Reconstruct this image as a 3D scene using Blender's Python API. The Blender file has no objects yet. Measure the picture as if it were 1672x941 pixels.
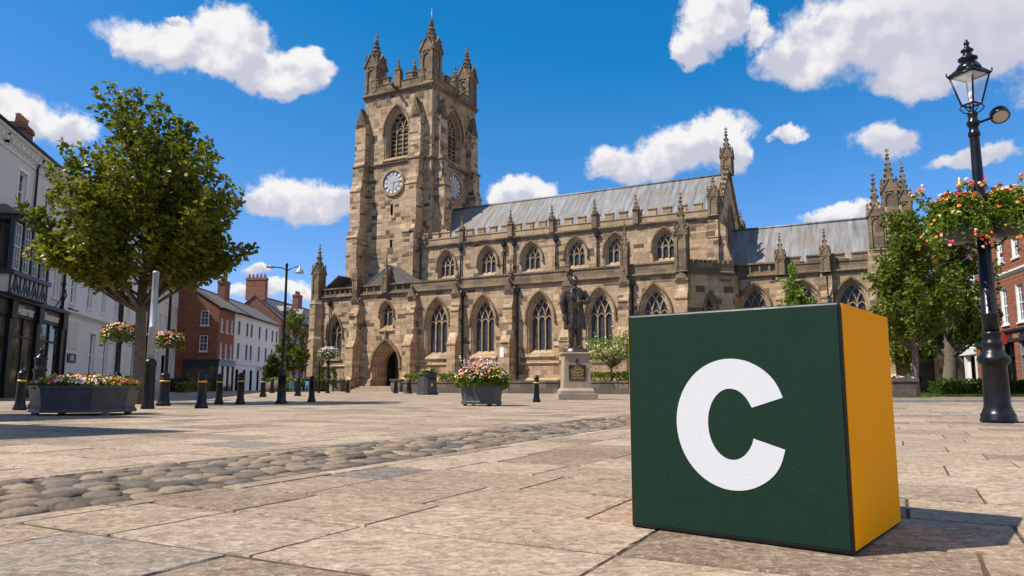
import bpy, bmesh, math, random
from mathutils import Vector, Matrix, noise as mnoise
from mathutils.geometry import tessellate_polygon
R = math.radians
rng = random.Random(7)
scene = bpy.context.scene
COL = scene.collection

# ------------------------------------------------------------ camera, sky, sun, exposure
F_PX, PITCH, EYE = 1200.0, R(7.571), 0.6
cam_d = bpy.data.cameras.new('camera'); cam = bpy.data.objects.new('camera', cam_d); COL.objects.link(cam)
cam.location = (0, 0, EYE); cam.rotation_euler = (R(90) + PITCH, 0, 0)
cam_d.sensor_width = 36; cam_d.lens = F_PX / 1672 * 36; cam_d.clip_start = 0.05; cam_d.clip_end = 3000
scene.camera = cam
scene.view_settings.view_transform = 'Standard'; scene.view_settings.look = 'None'
scene.view_settings.exposure = 0.45; scene.view_settings.gamma = 1.0; scene.view_settings.use_curve_mapping = False
SUN = Vector((0.66, 0.19, -0.90)).normalized()
sd = bpy.data.lights.new('sun', 'SUN'); sd.energy = 5.0; sd.angle = R(0.5); sd.color = (1, 0.94, 0.84)
so = bpy.data.objects.new('sun', sd); COL.objects.link(so); so.rotation_euler = SUN.to_track_quat('-Z', 'Y').to_euler()
so.location = (-40, -10, 60)
world = bpy.data.worlds.new('World'); scene.world = world; world.use_nodes = True
SKY_STRENGTH = 0.085

def pix_dir(u, v):
    dx = (u - 836) / F_PX; dy = (470.5 - v) / F_PX
    return Vector((dx, math.cos(PITCH) - dy * math.sin(PITCH), math.sin(PITCH) + dy * math.cos(PITCH))).normalized()

class NT:
    """small node-tree writer"""
    def __init__(s, nt):
        s.nt = nt; s.n = nt.nodes; s.l = nt.links
    def node(s, t, **kw):
        n = s.n.new(t)
        for k, v in kw.items(): setattr(n, k, v)
        return n
    def put(s, sock, v):
        if hasattr(v, 'is_linked') or isinstance(v, bpy.types.NodeSocket): s.l.new(v, sock)
        elif v is not None: sock.default_value = v
    def math(s, op, a, b=None, c=None, clamp=False):
        n = s.node('ShaderNodeMath', operation=op, use_clamp=clamp)
        s.put(n.inputs[0], a); s.put(n.inputs[1], b) if b is not None else None
        if c is not None: s.put(n.inputs[2], c)
        return n.outputs[0]
    def vmath(s, op, a, b=None):
        n = s.node('ShaderNodeVectorMath', operation=op)
        s.put(n.inputs[0], a)
        if b is not None: s.put(n.inputs[1], b)
        return n.outputs['Value'] if op in ('LENGTH', 'DOT_PRODUCT') else n.outputs[0]
    def mixc(s, f, a, b, mode='MIX'):
        n = s.node('ShaderNodeMix', data_type='RGBA', blend_type=mode)
        s.put(n.inputs['Factor'], f); s.put(n.inputs[6], a); s.put(n.inputs[7], b)
        return n.outputs[2]
    def ramp(s, f, stops, interp='LINEAR'):
        n = s.node('ShaderNodeValToRGB'); cr = n.color_ramp; cr.interpolation = interp
        while len(cr.elements) < len(stops): cr.elements.new(0.5)
        for e, (p, c) in zip(cr.elements, stops):
            e.position = p; e.color = tuple(c) + (1,) if len(c) == 3 else c
        s.put(n.inputs[0], f); return n.outputs[0]
    def noise(s, vec, scale, detail=4, rough=0.55, dist=0.0, dims='3D'):
        n = s.node('ShaderNodeTexNoise', noise_dimensions=dims)
        if dims == '1D': s.put(n.inputs['W'], vec)
        else: s.put(n.inputs['Vector'], vec)
        n.inputs['Scale'].default_value = scale; n.inputs['Detail'].default_value = detail
        n.inputs['Roughness'].default_value = rough; n.inputs['Distortion'].default_value = dist
        return n.outputs['Fac']
    def maprange(s, v, a, b, c=0.0, d=1.0, smooth=False):
        n = s.node('ShaderNodeMapRange'); n.interpolation_type = 'SMOOTHSTEP' if smooth else 'LINEAR'
        s.put(n.inputs[0], v)
        for i, x in enumerate((a, b, c, d)): n.inputs[1 + i].default_value = x
        return n.outputs[0]

def build_sky():
    t = NT(world.node_tree); t.n.clear()
    out = t.node('ShaderNodeOutputWorld'); bg = t.node('ShaderNodeBackground')
    t.l.new(bg.outputs[0], out.inputs[0])
    sky = t.node('ShaderNodeTexSky', sky_type='NISHITA', sun_disc=False)
    sky.sun_elevation = math.asin(-SUN.z); sky.sun_rotation = math.atan2(-SUN.x, -SUN.y) % (2 * math.pi)
    sky.altitude = 60; sky.air_density = 1.0; sky.dust_density = 0.1; sky.ozone_density = 3.2
    ex = 1 / SKY_STRENGTH
    grade = t.vmath('MAXIMUM', t.vmath('SUBTRACT', t.vmath('MULTIPLY', sky.outputs[0], (1.13, .97, 1.4)), (.1 * ex, 0.0, 0.0)), (.008 * ex, .01 * ex, .01 * ex))
    tc = t.node('ShaderNodeTexCoord'); d = tc.outputs['Generated']
    sep = t.node('ShaderNodeSeparateXYZ'); t.l.new(d, sep.inputs[0])
    az = t.math('ARCTAN2', sep.outputs[0], sep.outputs[1])
    el = t.math('ARCSINE', sep.outputs[2])
    comb = t.node('ShaderNodeCombineXYZ'); t.l.new(az, comb.inputs[0]); t.l.new(el, comb.inputs[1]); ae = comb.outputs[0]
    # warp for ragged outlines
    nz = t.node('ShaderNodeTexNoise'); t.l.new(ae, nz.inputs['Vector']); nz.inputs['Scale'].default_value = 14
    nz.inputs['Detail'].default_value = 7; nz.inputs['Roughness'].default_value = 0.62
    off = t.vmath('MULTIPLY', t.vmath('SUBTRACT', nz.outputs['Color'], (0.5, 0.5, 0.5)), (0.085, 0.065, 0))
    aew = t.vmath('ADD', ae, off)
    wide = [(105, 34, 38, 22), (160, 48, 30, 14)]   # unseen clouds added behind the camera to fill shaded sides with light
    blobs = [(40,188,75,40),(100,205,45,26),(378,60,58,46),(325,86,140,38),(235,82,55,26),(440,118,75,38),(465,146,40,22),(495,108,45,22),(285,38,28,10),
             (470,312,52,34),(520,335,62,32),(438,326,38,22),(565,330,30,24),(850,322,46,24),(825,330,26,16),(1172,222,48,36),(1110,247,75,36),(1030,265,68,26),(1198,252,30,32),
             (1165,28,56,62),(1128,85,28,26),(1236,52,24,34),(1430,45,175,70),(1610,38,140,82),(1310,92,66,46),(1500,116,80,38),(1492,138,34,16),(1285,222,32,14),(1445,233,52,30),
             (1590,262,75,16),(1385,350,55,18),(1340,362,40,12),(440,470,55,15),(418,432,26,8),(490,480,30,12),
             (1800,120,160,60),(1950,260,140,50),(-180,120,140,60),(-330,280,150,50),(900,-330,260,90),(300,-260,200,80),(1500,-300,280,80)]
    field = None; num = None; den = None
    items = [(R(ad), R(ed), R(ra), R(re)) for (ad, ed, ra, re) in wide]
    for (u, v, ru, rv) in blobs:
        c = pix_dir(u, v); a0 = math.atan2(c.x, c.y); e0 = math.asin(c.z)
        ca = pix_dir(u + ru, v); ce = pix_dir(u, v - rv)
        items.append((a0, e0, abs(math.atan2(ca.x, ca.y) - a0), abs(math.asin(ce.z) - e0)))
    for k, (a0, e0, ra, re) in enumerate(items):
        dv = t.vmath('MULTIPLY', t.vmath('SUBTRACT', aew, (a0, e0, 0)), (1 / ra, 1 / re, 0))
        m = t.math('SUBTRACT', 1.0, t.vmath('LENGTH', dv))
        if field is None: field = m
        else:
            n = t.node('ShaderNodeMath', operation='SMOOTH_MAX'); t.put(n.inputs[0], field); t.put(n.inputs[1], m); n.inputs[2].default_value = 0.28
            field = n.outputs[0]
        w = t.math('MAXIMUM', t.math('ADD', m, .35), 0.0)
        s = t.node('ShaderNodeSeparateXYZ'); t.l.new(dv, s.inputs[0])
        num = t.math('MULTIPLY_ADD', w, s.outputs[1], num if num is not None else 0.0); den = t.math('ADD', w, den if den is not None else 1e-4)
    rise = t.math('DIVIDE', num, den)              # height within the cloud, from its flat base to its top
    fine = t.noise(ae, 46, 6, 0.62)
    f2 = t.math('ADD', field, t.math('MULTIPLY', t.math('SUBTRACT', fine, 0.5), 0.7))
    alpha = t.maprange(f2, -0.26, 0.2, 0, 1, True)
    # relief: difference of the density towards the sun (up and to the left)
    ae2 = t.vmath('ADD', ae, (-0.012, 0.016, 0))
    r1 = t.noise(ae, 17, 5, 0.5); r2 = t.noise(ae2, 17, 5, 0.5)
    rel = t.math('SUBTRACT', r1, r2)
    shade = t.math('ADD', t.math('MULTIPLY', rel, 2.4), t.math('MULTIPLY', t.noise(ae, 5.5, 2), 0.9))
    lit = t.maprange(t.math('ADD', shade, t.math('MULTIPLY', rise, .55)), 0.1, 0.75, 0, 1, True)
    ccol = t.mixc(lit, (5.0, 5.15, 6.1, 1), (8.0, 7.9, 7.95, 1))
    # wide grey belly of the big cloud on the right
    c = pix_dir(1650, 95); bd = t.vmath('LENGTH', t.vmath('SUBTRACT', d, tuple(c)))
    belly = t.maprange(bd, 0.04, 0.22, 0.75, 0, True)
    ccol = t.mixc(belly, ccol, (5.0, 5.1, 6.0, 1))
    res = t.mixc(alpha, grade, ccol)
    t.l.new(res, bg.inputs[0]); bg.inputs[1].default_value = SKY_STRENGTH
build_sky()

# ------------------------------------------------------------ helpers
def tag(o, label=None, cat=None, group=None, kind=None):
    for k, v in (('label', label), ('category', cat), ('group', group), ('kind', kind)):
        if v: o[k] = v
    return o
def thing(name, loc=(0, 0, 0), rz=0, label=None, cat=None, group=None):
    o = bpy.data.objects.new(name, None); COL.objects.link(o); o.empty_display_size = 0.2
    o.location = loc; o.rotation_euler = (0, 0, rz)
    return tag(o, label, cat, group)
def copy_tree(o, parent=None):
    c = o.copy(); COL.objects.link(c)
    if parent: c.parent = parent
    for ch in list(o.children): copy_tree(ch, c)
    return c

class Fr:
    """a vertical face: u along it, d outwards (to the right of the u direction)"""
    def __init__(s, ox, oy, ux=1.0, uy=0.0):
        l = math.hypot(ux, uy); s.o = (ox, oy); s.u = (ux / l, uy / l); s.n = (s.u[1], -s.u[0])
    def P(s, u, z, d=0.0):
        return (s.o[0] + s.u[0] * u + s.n[0] * d, s.o[1] + s.u[1] * u + s.n[1] * d, z)

class MB:
    def __init__(s): s.v = []; s.f = []; s.r = []; s.sm = []
    def add(s, vs, fs, rnd=0.0, smooth=False):
        b = len(s.v); s.v.extend(vs)
        for f in fs: s.f.append([i + b for i in f]); s.r.append(rnd); s.sm.append(smooth)
    def hexa(s, p, rnd=0.0):   # 8 points: bottom 4 ccw, top 4 ccw
        s.add(p, [(3, 2, 1, 0), (4, 5, 6, 7), (0, 1, 5, 4), (1, 2, 6, 5), (2, 3, 7, 6), (3, 0, 4, 7)], rnd)
    def box(s, x0, x1, y0, y1, z0, z1, rnd=0.0):
        s.hexa([(x0, y0, z0), (x1, y0, z0), (x1, y1, z0), (x0, y1, z0), (x0, y0, z1), (x1, y0, z1), (x1, y1, z1), (x0, y1, z1)], rnd)
    def fbox(s, fr, u0, u1, z0, z1, d0, d1, rnd=0.0):
        P = fr.P
        s.hexa([P(u0, z0, d1), P(u1, z0, d1), P(u1, z0, d0), P(u0, z0, d0), P(u0, z1, d1), P(u1, z1, d1), P(u1, z1, d0), P(u0, z1, d0)], rnd)
    def taper(s, cx, cy, z0, z1, a0, b0, a1, b1, rnd=0.0):
        s.hexa([(cx - a0, cy - b0, z0), (cx + a0, cy - b0, z0), (cx + a0, cy + b0, z0), (cx - a0, cy + b0, z0),
                (cx - a1, cy - b1, z1), (cx + a1, cy - b1, z1), (cx + a1, cy + b1, z1), (cx - a1, cy + b1, z1)], rnd)
    def poly(s, pts, rnd=0.0): s.add(pts, [tuple(range(len(pts)))], rnd)
    def profile(s, fr, prof, u0, u1, rnd=0.0):   # closed (d,z) polygon run along u
        n = len(prof); vs = [fr.P(u0, z, d) for d, z in prof] + [fr.P(u1, z, d) for d, z in prof]
        fs = [tuple(range(n)), tuple(range(2 * n - 1, n - 1, -1))]
        fs += [(i, i + n, (i + 1) % n + n, (i + 1) % n) for i in range(n)]
        s.add(vs, fs, rnd)
    def plate(s, fr, pts, d0, d1, rnd=0.0):      # closed (u,z) polygon extruded along d (any shape)
        n = len(pts); tri = tessellate_polygon([[Vector((a, b, 0)) for a, b in pts]])
        vs = [fr.P(a, b, d1) for a, b in pts] + [fr.P(a, b, d0) for a, b in pts]
        fs = [t for t in tri] + [(t[2] + n, t[1] + n, t[0] + n) for t in tri]
        fs += [(i, (i + 1) % n, (i + 1) % n + n, i + n) for i in range(n)]
        s.add(vs, fs, rnd)
    def panel(s, fr, outer, holes, d=0.0):
        pl = [[Vector((a, b, 0)) for a, b in outer]] + [[Vector((a, b, 0)) for a, b in h] for h in holes]
        allp = list(outer)
        for h in holes: allp += list(h)
        tri = tessellate_polygon(pl)
        s.add([fr.P(a, b, d) for a, b in allp], [tuple(t) for t in tri])
    def loft(s, rings, close=True, cap=False, rnd=0.0, smooth=False):
        n = len(rings[0]); vs = [p for r in rings for p in r]; fs = []
        m = n if close else n - 1
        for k in range(len(rings) - 1):
            for i in range(m):
                j = (i + 1) % n
                fs.append((k * n + i, k * n + j, (k + 1) * n + j, (k + 1) * n + i))
        if cap:
            fs.append(tuple(range(n - 1, -1, -1))); fs.append(tuple((len(rings) - 1) * n + i for i in range(n)))
        s.add(vs, fs, rnd, smooth)
    def lathe(s, prof, cx=0, cy=0, n=16, rnd=0.0, smooth=True, sx=1, sy=1, rot=0.0, cap=True):
        rings = [[(cx + sx * r * math.cos(rot + 2 * math.pi * i / n), cy + sy * r * math.sin(rot + 2 * math.pi * i / n), z) for i in range(n)] for r, z in prof]
        s.loft(rings, True, cap, rnd, smooth)
    def tube(s, pts, r, n=8, rnd=0.0, smooth=True, cap=True):
        pts = [Vector(p) for p in pts]; rings = []
        rr = r if isinstance(r, (list, tuple)) else [r] * len(pts)
        ref = None
        for i, p in enumerate(pts):
            t = (pts[min(i + 1, len(pts) - 1)] - pts[max(i - 1, 0)]).normalized()
            if ref is None: ref = t.orthogonal().normalized()
            a = (ref - t * ref.dot(t)); a = a.normalized() if a.length > 1e-5 else t.orthogonal().normalized()
            ref = a; b = t.cross(a)
            rings.append([tuple(p + (a * math.cos(2 * math.pi * k / n) + b * math.sin(2 * math.pi * k / n)) * rr[i]) for k in range(n)])
        s.loft(rings, True, cap, rnd, smooth)
    def ribbon(s, fr, pts, w, d0, d1, rnd=0.0):   # bar following a (u,z) line
        m = len(pts); ringsv = []
        for i, (a, b) in enumerate(pts):
            p, q = pts[max(i - 1, 0)], pts[min(i + 1, m - 1)]
            tx, tz = q[0] - p[0], q[1] - p[1]; l = math.hypot(tx, tz) or 1; nx, nz = -tz / l * w / 2, tx / l * w / 2
            ringsv.append([fr.P(a + nx, b + nz, d1), fr.P(a - nx, b - nz, d1), fr.P(a - nx, b - nz, d0), fr.P(a + nx, b + nz, d0)])
        s.loft(ringsv, True, True, rnd)
    def ball(s, c, r, sx=1, sy=1, sz=1, n=10, m=6, rnd=0.0):
        rings = []
        for k in range(m + 1):
            a = -math.pi / 2 + math.pi * k / m; rr = max(math.cos(a), 0.02) * r
            rings.append([(c[0] + sx * rr * math.cos(2 * math.pi * i / n), c[1] + sy * rr * math.sin(2 * math.pi * i / n), c[2] + sz * r * math.sin(a)) for i in range(n)])
        s.loft(rings, True, True, rnd, True)
    def build(s, name, mat, parent=None, bevel=0.0, fix=True):
        me = bpy.data.meshes.new(name); me.from_pydata(s.v, [], s.f); me.update()
        at = me.attributes.new('rnd', 'FLOAT', 'FACE'); at.data.foreach_set('value', s.r)
        me.polygons.foreach_set('use_smooth', s.sm)
        if fix and len(s.f) < 60000:
            bm = bmesh.new(); bm.from_mesh(me); bmesh.ops.recalc_face_normals(bm, faces=bm.faces); bm.to_mesh(me); bm.free()
        me.materials.append(mat)
        o = bpy.data.objects.new(name, me); COL.objects.link(o)
        if parent: o.parent = parent
        if bevel:
            b = o.modifiers.new('bevel', 'BEVEL'); b.width = bevel; b.segments = 2; b.limit_method = 'ANGLE'; b.angle_limit = R(40)
        return o

# ------------------------------------------------------------ materials
MAT = {}
def newmat(name):
    m = bpy.data.materials.new(name); m.use_nodes = True; t = NT(m.node_tree); t.n.clear()
    out = t.node('ShaderNodeOutputMaterial'); p = t.node('ShaderNodeBsdfPrincipled'); t.l.new(p.outputs[0], out.inputs[0])
    MAT[name] = m; return m, t, p, out
def bump(t, p, h, strength=0.3, dist=0.02):
    b = t.node('ShaderNodeBump'); b.inputs['Strength'].default_value = strength; b.inputs['Distance'].default_value = dist
    t.put(b.inputs['Height'], h); t.l.new(b.outputs[0], p.inputs['Normal'])
def simple(name, col, rough=0.5, metal=0.0, var=0.0, scale=3.0, bmp=0.0, spec=0.5, coat=0.0):
    m, t, p, out = newmat(name)
    p.inputs['Roughness'].default_value = rough; p.inputs['Metallic'].default_value = metal
    p.inputs['Specular IOR Level'].default_value = spec; p.inputs['Coat Weight'].default_value = coat
    tc = t.node('ShaderNodeTexCoord'); c4 = tuple(col) + (1,)
    if var:
        n = t.noise(tc.outputs['Object'], scale, 6, 0.6)
        f = t.maprange(n, 0.3, 0.7)
        p_c = t.mixc(f, tuple(c * (1 - var) for c in col) + (1,), tuple(min(c * (1 + var), 1) for c in col) + (1,))
        t.l.new(p_c, p.inputs['Base Color'])
        if bmp: bump(t, p, t.noise(tc.outputs['Object'], scale * 6, 5, 0.65), bmp, 0.02)
        t.l.new(t.maprange(n, 0.2, 0.8, max(rough - 0.12, 0.03), min(rough + 0.12, 1)), p.inputs['Roughness'])
    else: p.inputs['Base Color'].default_value = c4
    return m
def wall_uv(t):
    """planar coordinates on any vertical or horizontal face, in object space"""
    tc = t.node('ShaderNodeTexCoord'); geo = t.node('ShaderNodeNewGeometry')
    vt = t.node('ShaderNodeVectorTransform', vector_type='NORMAL', convert_from='WORLD', convert_to='OBJECT')
    t.l.new(geo.outputs['True Normal'], vt.inputs[0])
    sn = t.node('ShaderNodeSeparateXYZ'); t.l.new(vt.outputs[0], sn.inputs[0])
    so_ = t.node('ShaderNodeSeparateXYZ'); t.l.new(tc.outputs['Object'], so_.inputs[0])
    isx = t.math('GREATER_THAN', t.math('ABSOLUTE', sn.outputs[0]), t.math('ABSOLUTE', sn.outputs[1]))
    mx = t.node('ShaderNodeMix'); mx.data_type = 'FLOAT'
    t.put(mx.inputs[0], isx); t.put(mx.inputs[2], so_.outputs[0]); t.put(mx.inputs[3], so_.outputs[1])
    return tc.outputs['Object'], mx.outputs[0], so_.outputs[2], sn.outputs[2]
def stone_mat(name, stops, bw=0.85, rh=0.36, mortar=(0.2, 0.15, 0.1), dirt=0.35, msize=0.012, ledges=()):
    m, t, p, out = newmat(name); obj, u, z, nz = wall_uv(t)
    zz = t.math('ADD', z, t.math('MULTIPLY', t.noise(t.math('MULTIPLY', z, 1.0), 0.9, 2, 0.5, 0, '1D'), 0.9))
    row = t.math('FLOOR', t.math('DIVIDE', zz, rh))
    rn = t.node('ShaderNodeTexWhiteNoise', noise_dimensions='1D'); t.l.new(row, rn.inputs['W'])
    uu = t.math('ADD', t.math('MULTIPLY', u, t.math('ADD', 0.75, t.math('MULTIPLY', rn.outputs[0], 0.6))), t.math('MULTIPLY', rn.outputs[0], 7.3))
    cb = t.node('ShaderNodeCombineXYZ'); t.l.new(uu, cb.inputs[0]); t.l.new(zz, cb.inputs[1])
    wob = t.node('ShaderNodeTexNoise'); wob.inputs['Scale'].default_value = 2.2; t.l.new(obj, wob.inputs['Vector'])
    vec = t.vmath('ADD', cb.outputs[0], t.vmath('MULTIPLY', t.vmath('SUBTRACT', wob.outputs['Color'], (.5, .5, .5)), (.05, .035, 0)))
    br = t.node('ShaderNodeTexBrick'); t.l.new(vec, br.inputs['Vector'])
    br.inputs['Color1'].default_value = (0, 0, 0, 1); br.inputs['Color2'].default_value = (1, 1, 1, 1); br.inputs['Mortar'].default_value = (.5, .5, .5, 1)
    br.inputs['Scale'].default_value = 1; br.inputs['Brick Width'].default_value = bw; br.inputs['Row Height'].default_value = rh
    br.inputs['Mortar Size'].default_value = msize; br.inputs['Mortar Smooth'].default_value = 0.3; br.inputs['Bias'].default_value = 0; br.offset = 0.5
    c = t.ramp(br.outputs['Color'], stops)
    n1 = t.noise(obj, 0.45, 4, 0.6); n2 = t.noise(obj, 7, 7, 0.68); n3 = t.noise(t.vmath('MULTIPLY', obj, (2.4, 2.4, .3)), 1.0, 6, 0.68)
    c = t.mixc(t.maprange(n1, 0.35, 0.72, 0, 0.55), c, t.mixc(1.0, c, (0.72, 0.66, 0.6, 1), 'MULTIPLY'))
    c = t.mixc(t.maprange(n2, 0.36, 0.7, 0, 0.8), c, t.mixc(1.0, c, (0.48, 0.43, 0.39, 1), 'MULTIPLY'))
    c = t.mixc(t.maprange(n3, 0.53, 0.74, 0, dirt), c, (0.1, 0.08, 0.06, 1))
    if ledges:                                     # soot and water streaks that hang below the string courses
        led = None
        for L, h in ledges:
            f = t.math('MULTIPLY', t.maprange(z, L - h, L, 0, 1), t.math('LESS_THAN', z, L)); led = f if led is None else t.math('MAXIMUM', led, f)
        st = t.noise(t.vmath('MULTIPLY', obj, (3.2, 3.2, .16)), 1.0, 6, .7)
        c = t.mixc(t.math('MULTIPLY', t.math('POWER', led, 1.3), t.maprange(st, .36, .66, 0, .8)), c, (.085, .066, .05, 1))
    c = t.mixc(br.outputs['Fac'], c, mortar + (1,))
    t.l.new(c, p.inputs['Base Color']); p.inputs['Roughness'].default_value = 0.9; p.inputs['Specular IOR Level'].default_value = 0.25
    h = t.math('ADD', t.math('MULTIPLY', br.outputs['Fac'], -0.9), t.math('MULTIPLY', n2, 0.8))
    h = t.math('ADD', h, t.math('MULTIPLY', br.outputs['Color'], 0.35))
    bump(t, p, h, 0.6, 0.035); return m
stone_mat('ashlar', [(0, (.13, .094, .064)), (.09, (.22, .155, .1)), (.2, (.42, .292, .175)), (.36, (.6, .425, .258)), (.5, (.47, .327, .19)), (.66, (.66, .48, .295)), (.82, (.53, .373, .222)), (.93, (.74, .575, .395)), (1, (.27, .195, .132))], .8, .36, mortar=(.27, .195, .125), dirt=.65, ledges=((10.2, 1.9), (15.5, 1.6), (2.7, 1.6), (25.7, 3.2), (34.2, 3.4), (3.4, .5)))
stone_mat('trim_stone', [(0, (.36, .255, .15)), (.5, (.5, .365, .22)), (1, (.57, .43, .275))], 1.1, .5, (.26, .19, .12), .45, .006)
stone_mat('weathered_stone', [(0, (.16, .12, .08)), (.5, (.25, .185, .115)), (1, (.33, .245, .155))], 1.0, .5, (.12, .09, .06), .6, .008)
stone_mat('grey_stone', [(0, (.12, .1, .08)), (.5, (.18, .15, .12)), (1, (.24, .2, .155))], 1.4, .5, (.14, .12, .1), .3, .01)
stone_mat('red_brick', [(0, (.2, .055, .03)), (.4, (.33, .095, .048)), (.8, (.4, .125, .062)), (1, (.25, .08, .045))], .235, .078, (.36, .27, .2), .16, .008)
stone_mat('brown_brick', [(0, (.15, .055, .032)), (.4, (.24, .085, .045)), (.8, (.3, .105, .055)), (1, (.18, .07, .04))], .235, .078, (.26, .2, .15), .2, .008)
def stucco(name, col, streak=0.25):
    m, t, p, out = newmat(name); obj, u, z, nz = wall_uv(t)
    n = t.noise(t.vmath('MULTIPLY', obj, (2.5, 2.5, .35)), 1.2, 6, 0.65); n2 = t.noise(obj, 0.8, 4)
    c = t.mixc(t.maprange(n, 0.5, 0.8, 0, streak), col + (1,), tuple(x * .5 for x in col) + (1,))
    c = t.mixc(t.maprange(n2, 0.4, 0.7, 0, 0.25), c, tuple(x * .8 for x in col) + (1,))
    t.l.new(c, p.inputs['Base Color']); p.inputs['Roughness'].default_value = 0.75
    bump(t, p, t.noise(obj, 18, 5), 0.12, 0.01); return m
stucco('white_stucco', (.62, .61, .585)); stucco('white_paint_wall', (.7, .7, .69), .18); stucco('cream_stucco', (.66, .61, .53))
simple('white_paint', (.76, .76, .74), .45, var=.06); simple('black_paint', (.01, .01, .011), .4, var=.3, scale=6, spec=.3)
simple('iron', (.009, .009, .01), .28, var=.35, scale=5, bmp=.06, spec=.32)
simple('dark_blue_paint', (.02, .03, .045), .35, var=.2); simple('yellow_band', (.75, .42, .02), .4)
simple('gold', (.75, .5, .16), .35, metal=.7); simple('grey_steel', (.33, .34, .35), .45, metal=.35, var=.18, scale=4)
simple('planter_paint', (.05, .052, .056), .42, var=.3, scale=3.5, bmp=.1); simple('soil', (.05, .035, .025), .95, var=.4)
simple('bronze', (.075, .058, .042), .36, metal=.55, var=.5, scale=6, bmp=.15)
simple('plinth_stone', (.33, .25, .175), .85, var=.2, scale=2.5, bmp=.3); simple('plaque_metal', (.05, .032, .02), .4, metal=.5, var=.3)
simple('clock_white', (.6, .59, .56), .5); simple('clock_grey', (.36, .38, .42), .5); simple('interior_dark', (.012, .011, .01), .9)
simple('oak_door', (.035, .024, .016), .55, var=.4, scale=4); simple('bark', (.13, .1, .075), .9, var=.4, scale=7, bmp=.8)
simple('chimney_pot', (.42, .2, .11), .8, var=.2); simple('blue_paint', (.08, .25, .52), .4); simple('kerb_stone', (.3, .28, .25), .85, var=.2, scale=3, bmp=.3)
simple('lamp_reflector', (.62, .56, .46), .5); simple('paper_white', (.8, .8, .78), .6); simple('red_paint', (.45, .03, .02), .4)
simple('shop_cream', (.8, .7, .52), .7)
def roof_mat(name, cols, bw, rh, msize=.01):
    m, t, p, out = newmat(name); tc = t.node('ShaderNodeTexCoord'); s = t.node('ShaderNodeSeparateXYZ'); t.l.new(tc.outputs['Object'], s.inputs[0])
    cb = t.node('ShaderNodeCombineXYZ'); t.l.new(s.outputs[0], cb.inputs[0]); t.l.new(t.math('MULTIPLY', s.outputs[2], 1.4), cb.inputs[1])
    br = t.node('ShaderNodeTexBrick'); t.l.new(cb.outputs[0], br.inputs['Vector']); br.inputs['Scale'].default_value = 1
    br.inputs['Color1'].default_value = (0, 0, 0, 1); br.inputs['Color2'].default_value = (1, 1, 1, 1); br.inputs['Mortar'].default_value = (.2, .2, .2, 1)
    br.inputs['Brick Width'].default_value = bw; br.inputs['Row Height'].default_value = rh; br.inputs['Mortar Size'].default_value = msize
    n = t.noise(tc.outputs['Object'], 1.1, 6, .65)
    c = t.mixc(t.maprange(n, .35, .7), t.ramp(br.outputs['Color'], [(0, cols[0]), (1, cols[1])]), cols[2] + (1,))
    t.l.new(c, p.inputs['Base Color']); p.inputs['Roughness'].default_value = .7
    bump(t, p, t.math('ADD', t.math('MULTIPLY', br.outputs['Fac'], -1), t.math('MULTIPLY', n, .4)), .5, .02); return m
roof_mat('slate', [(.09, .085, .085), (.15, .14, .135), (.12, .105, .09)], .3, .22)
roof_mat('old_slate', [(.13, .11, .095), (.2, .17, .145), (.15, .115, .085)], .3, .22)
def lead_mat():
    m, t, p, out = newmat('lead'); tc = t.node('ShaderNodeTexCoord'); o = tc.outputs['Object']
    n = t.noise(t.vmath('MULTIPLY', o, (2.2, .25, .25)), 1.2, 6, .65); n2 = t.noise(o, .5, 4); n3 = t.noise(t.vmath('MULTIPLY', o, (3, .3, .3)), 3, 5, .6)
    c = t.ramp(n, [(.28, (.09, .086, .08)), (.48, (.2, .195, .185)), (.72, (.31, .3, .285))])
    c = t.mixc(t.maprange(n2, .46, .66, 0, .65), c, (.2, .155, .115, 1)); c = t.mixc(t.maprange(n3, .6, .75, 0, .6), c, (.12, .115, .11, 1))
    t.l.new(c, p.inputs['Base Color']); p.inputs['Roughness'].default_value = .5; p.inputs['Metallic'].default_value = .05; p.inputs['Specular IOR Level'].default_value = .35
    bump(t, p, n3, .25, .03)
lead_mat()
def glass_mat(name, base, rough=.06, lattice=0.0):
    m, t, p, out = newmat(name); obj, u, z, nz = wall_uv(t)
    p.inputs['Roughness'].default_value = rough; p.inputs['Specular IOR Level'].default_value = .35 if lattice else .8
    if lattice:
        a = t.math('PINGPONG', t.math('ADD', u, z), lattice); b = t.math('PINGPONG', t.math('SUBTRACT', u, z), lattice)
        l = t.math('LESS_THAN', t.math('MINIMUM', a, b), lattice * .16)
        wn = t.noise(obj, 5, 2)
        c = t.mixc(t.maprange(wn, .3, .7), base + (1,), tuple(x * 2.2 for x in base) + (1,))
        t.l.new(t.mixc(l, c, (.03, .03, .03, 1)), p.inputs['Base Color'])
        t.l.new(t.maprange(wn, .3, .7, rough, rough + .2), p.inputs['Roughness'])
        bump(t, p, t.noise(obj, 3.5, 3), .35, .05)
    else:
        n = t.noise(obj, 1.3, 3); t.l.new(t.mixc(t.maprange(n, .4, .65), base + (1,), tuple(x * 2.5 + .01 for x in base) + (1,)), p.inputs['Base Color'])
        bump(t, p, t.noise(obj, 1.6, 2), .08, .05)
    return m
glass_mat('leaded_glass', (.03, .032, .036), .3, .16); glass_mat('window_glass', (.014, .016, .02)); glass_mat('shop_glass', (.05, .038, .026), .05)
def lantern_glass():
    m, t, p, out = newmat('lantern_glass'); p.inputs['Base Color'].default_value = (.95, .97, .98, 1); p.inputs['Roughness'].default_value = .04
    tr = t.node('ShaderNodeBsdfTransparent'); mx = t.node('ShaderNodeMixShader'); mx.inputs[0].default_value = .22
    t.l.new(tr.outputs[0], mx.inputs[1]); t.l.new(p.outputs[0], mx.inputs[2]); t.l.new(mx.outputs[0], out.inputs[0])
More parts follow.
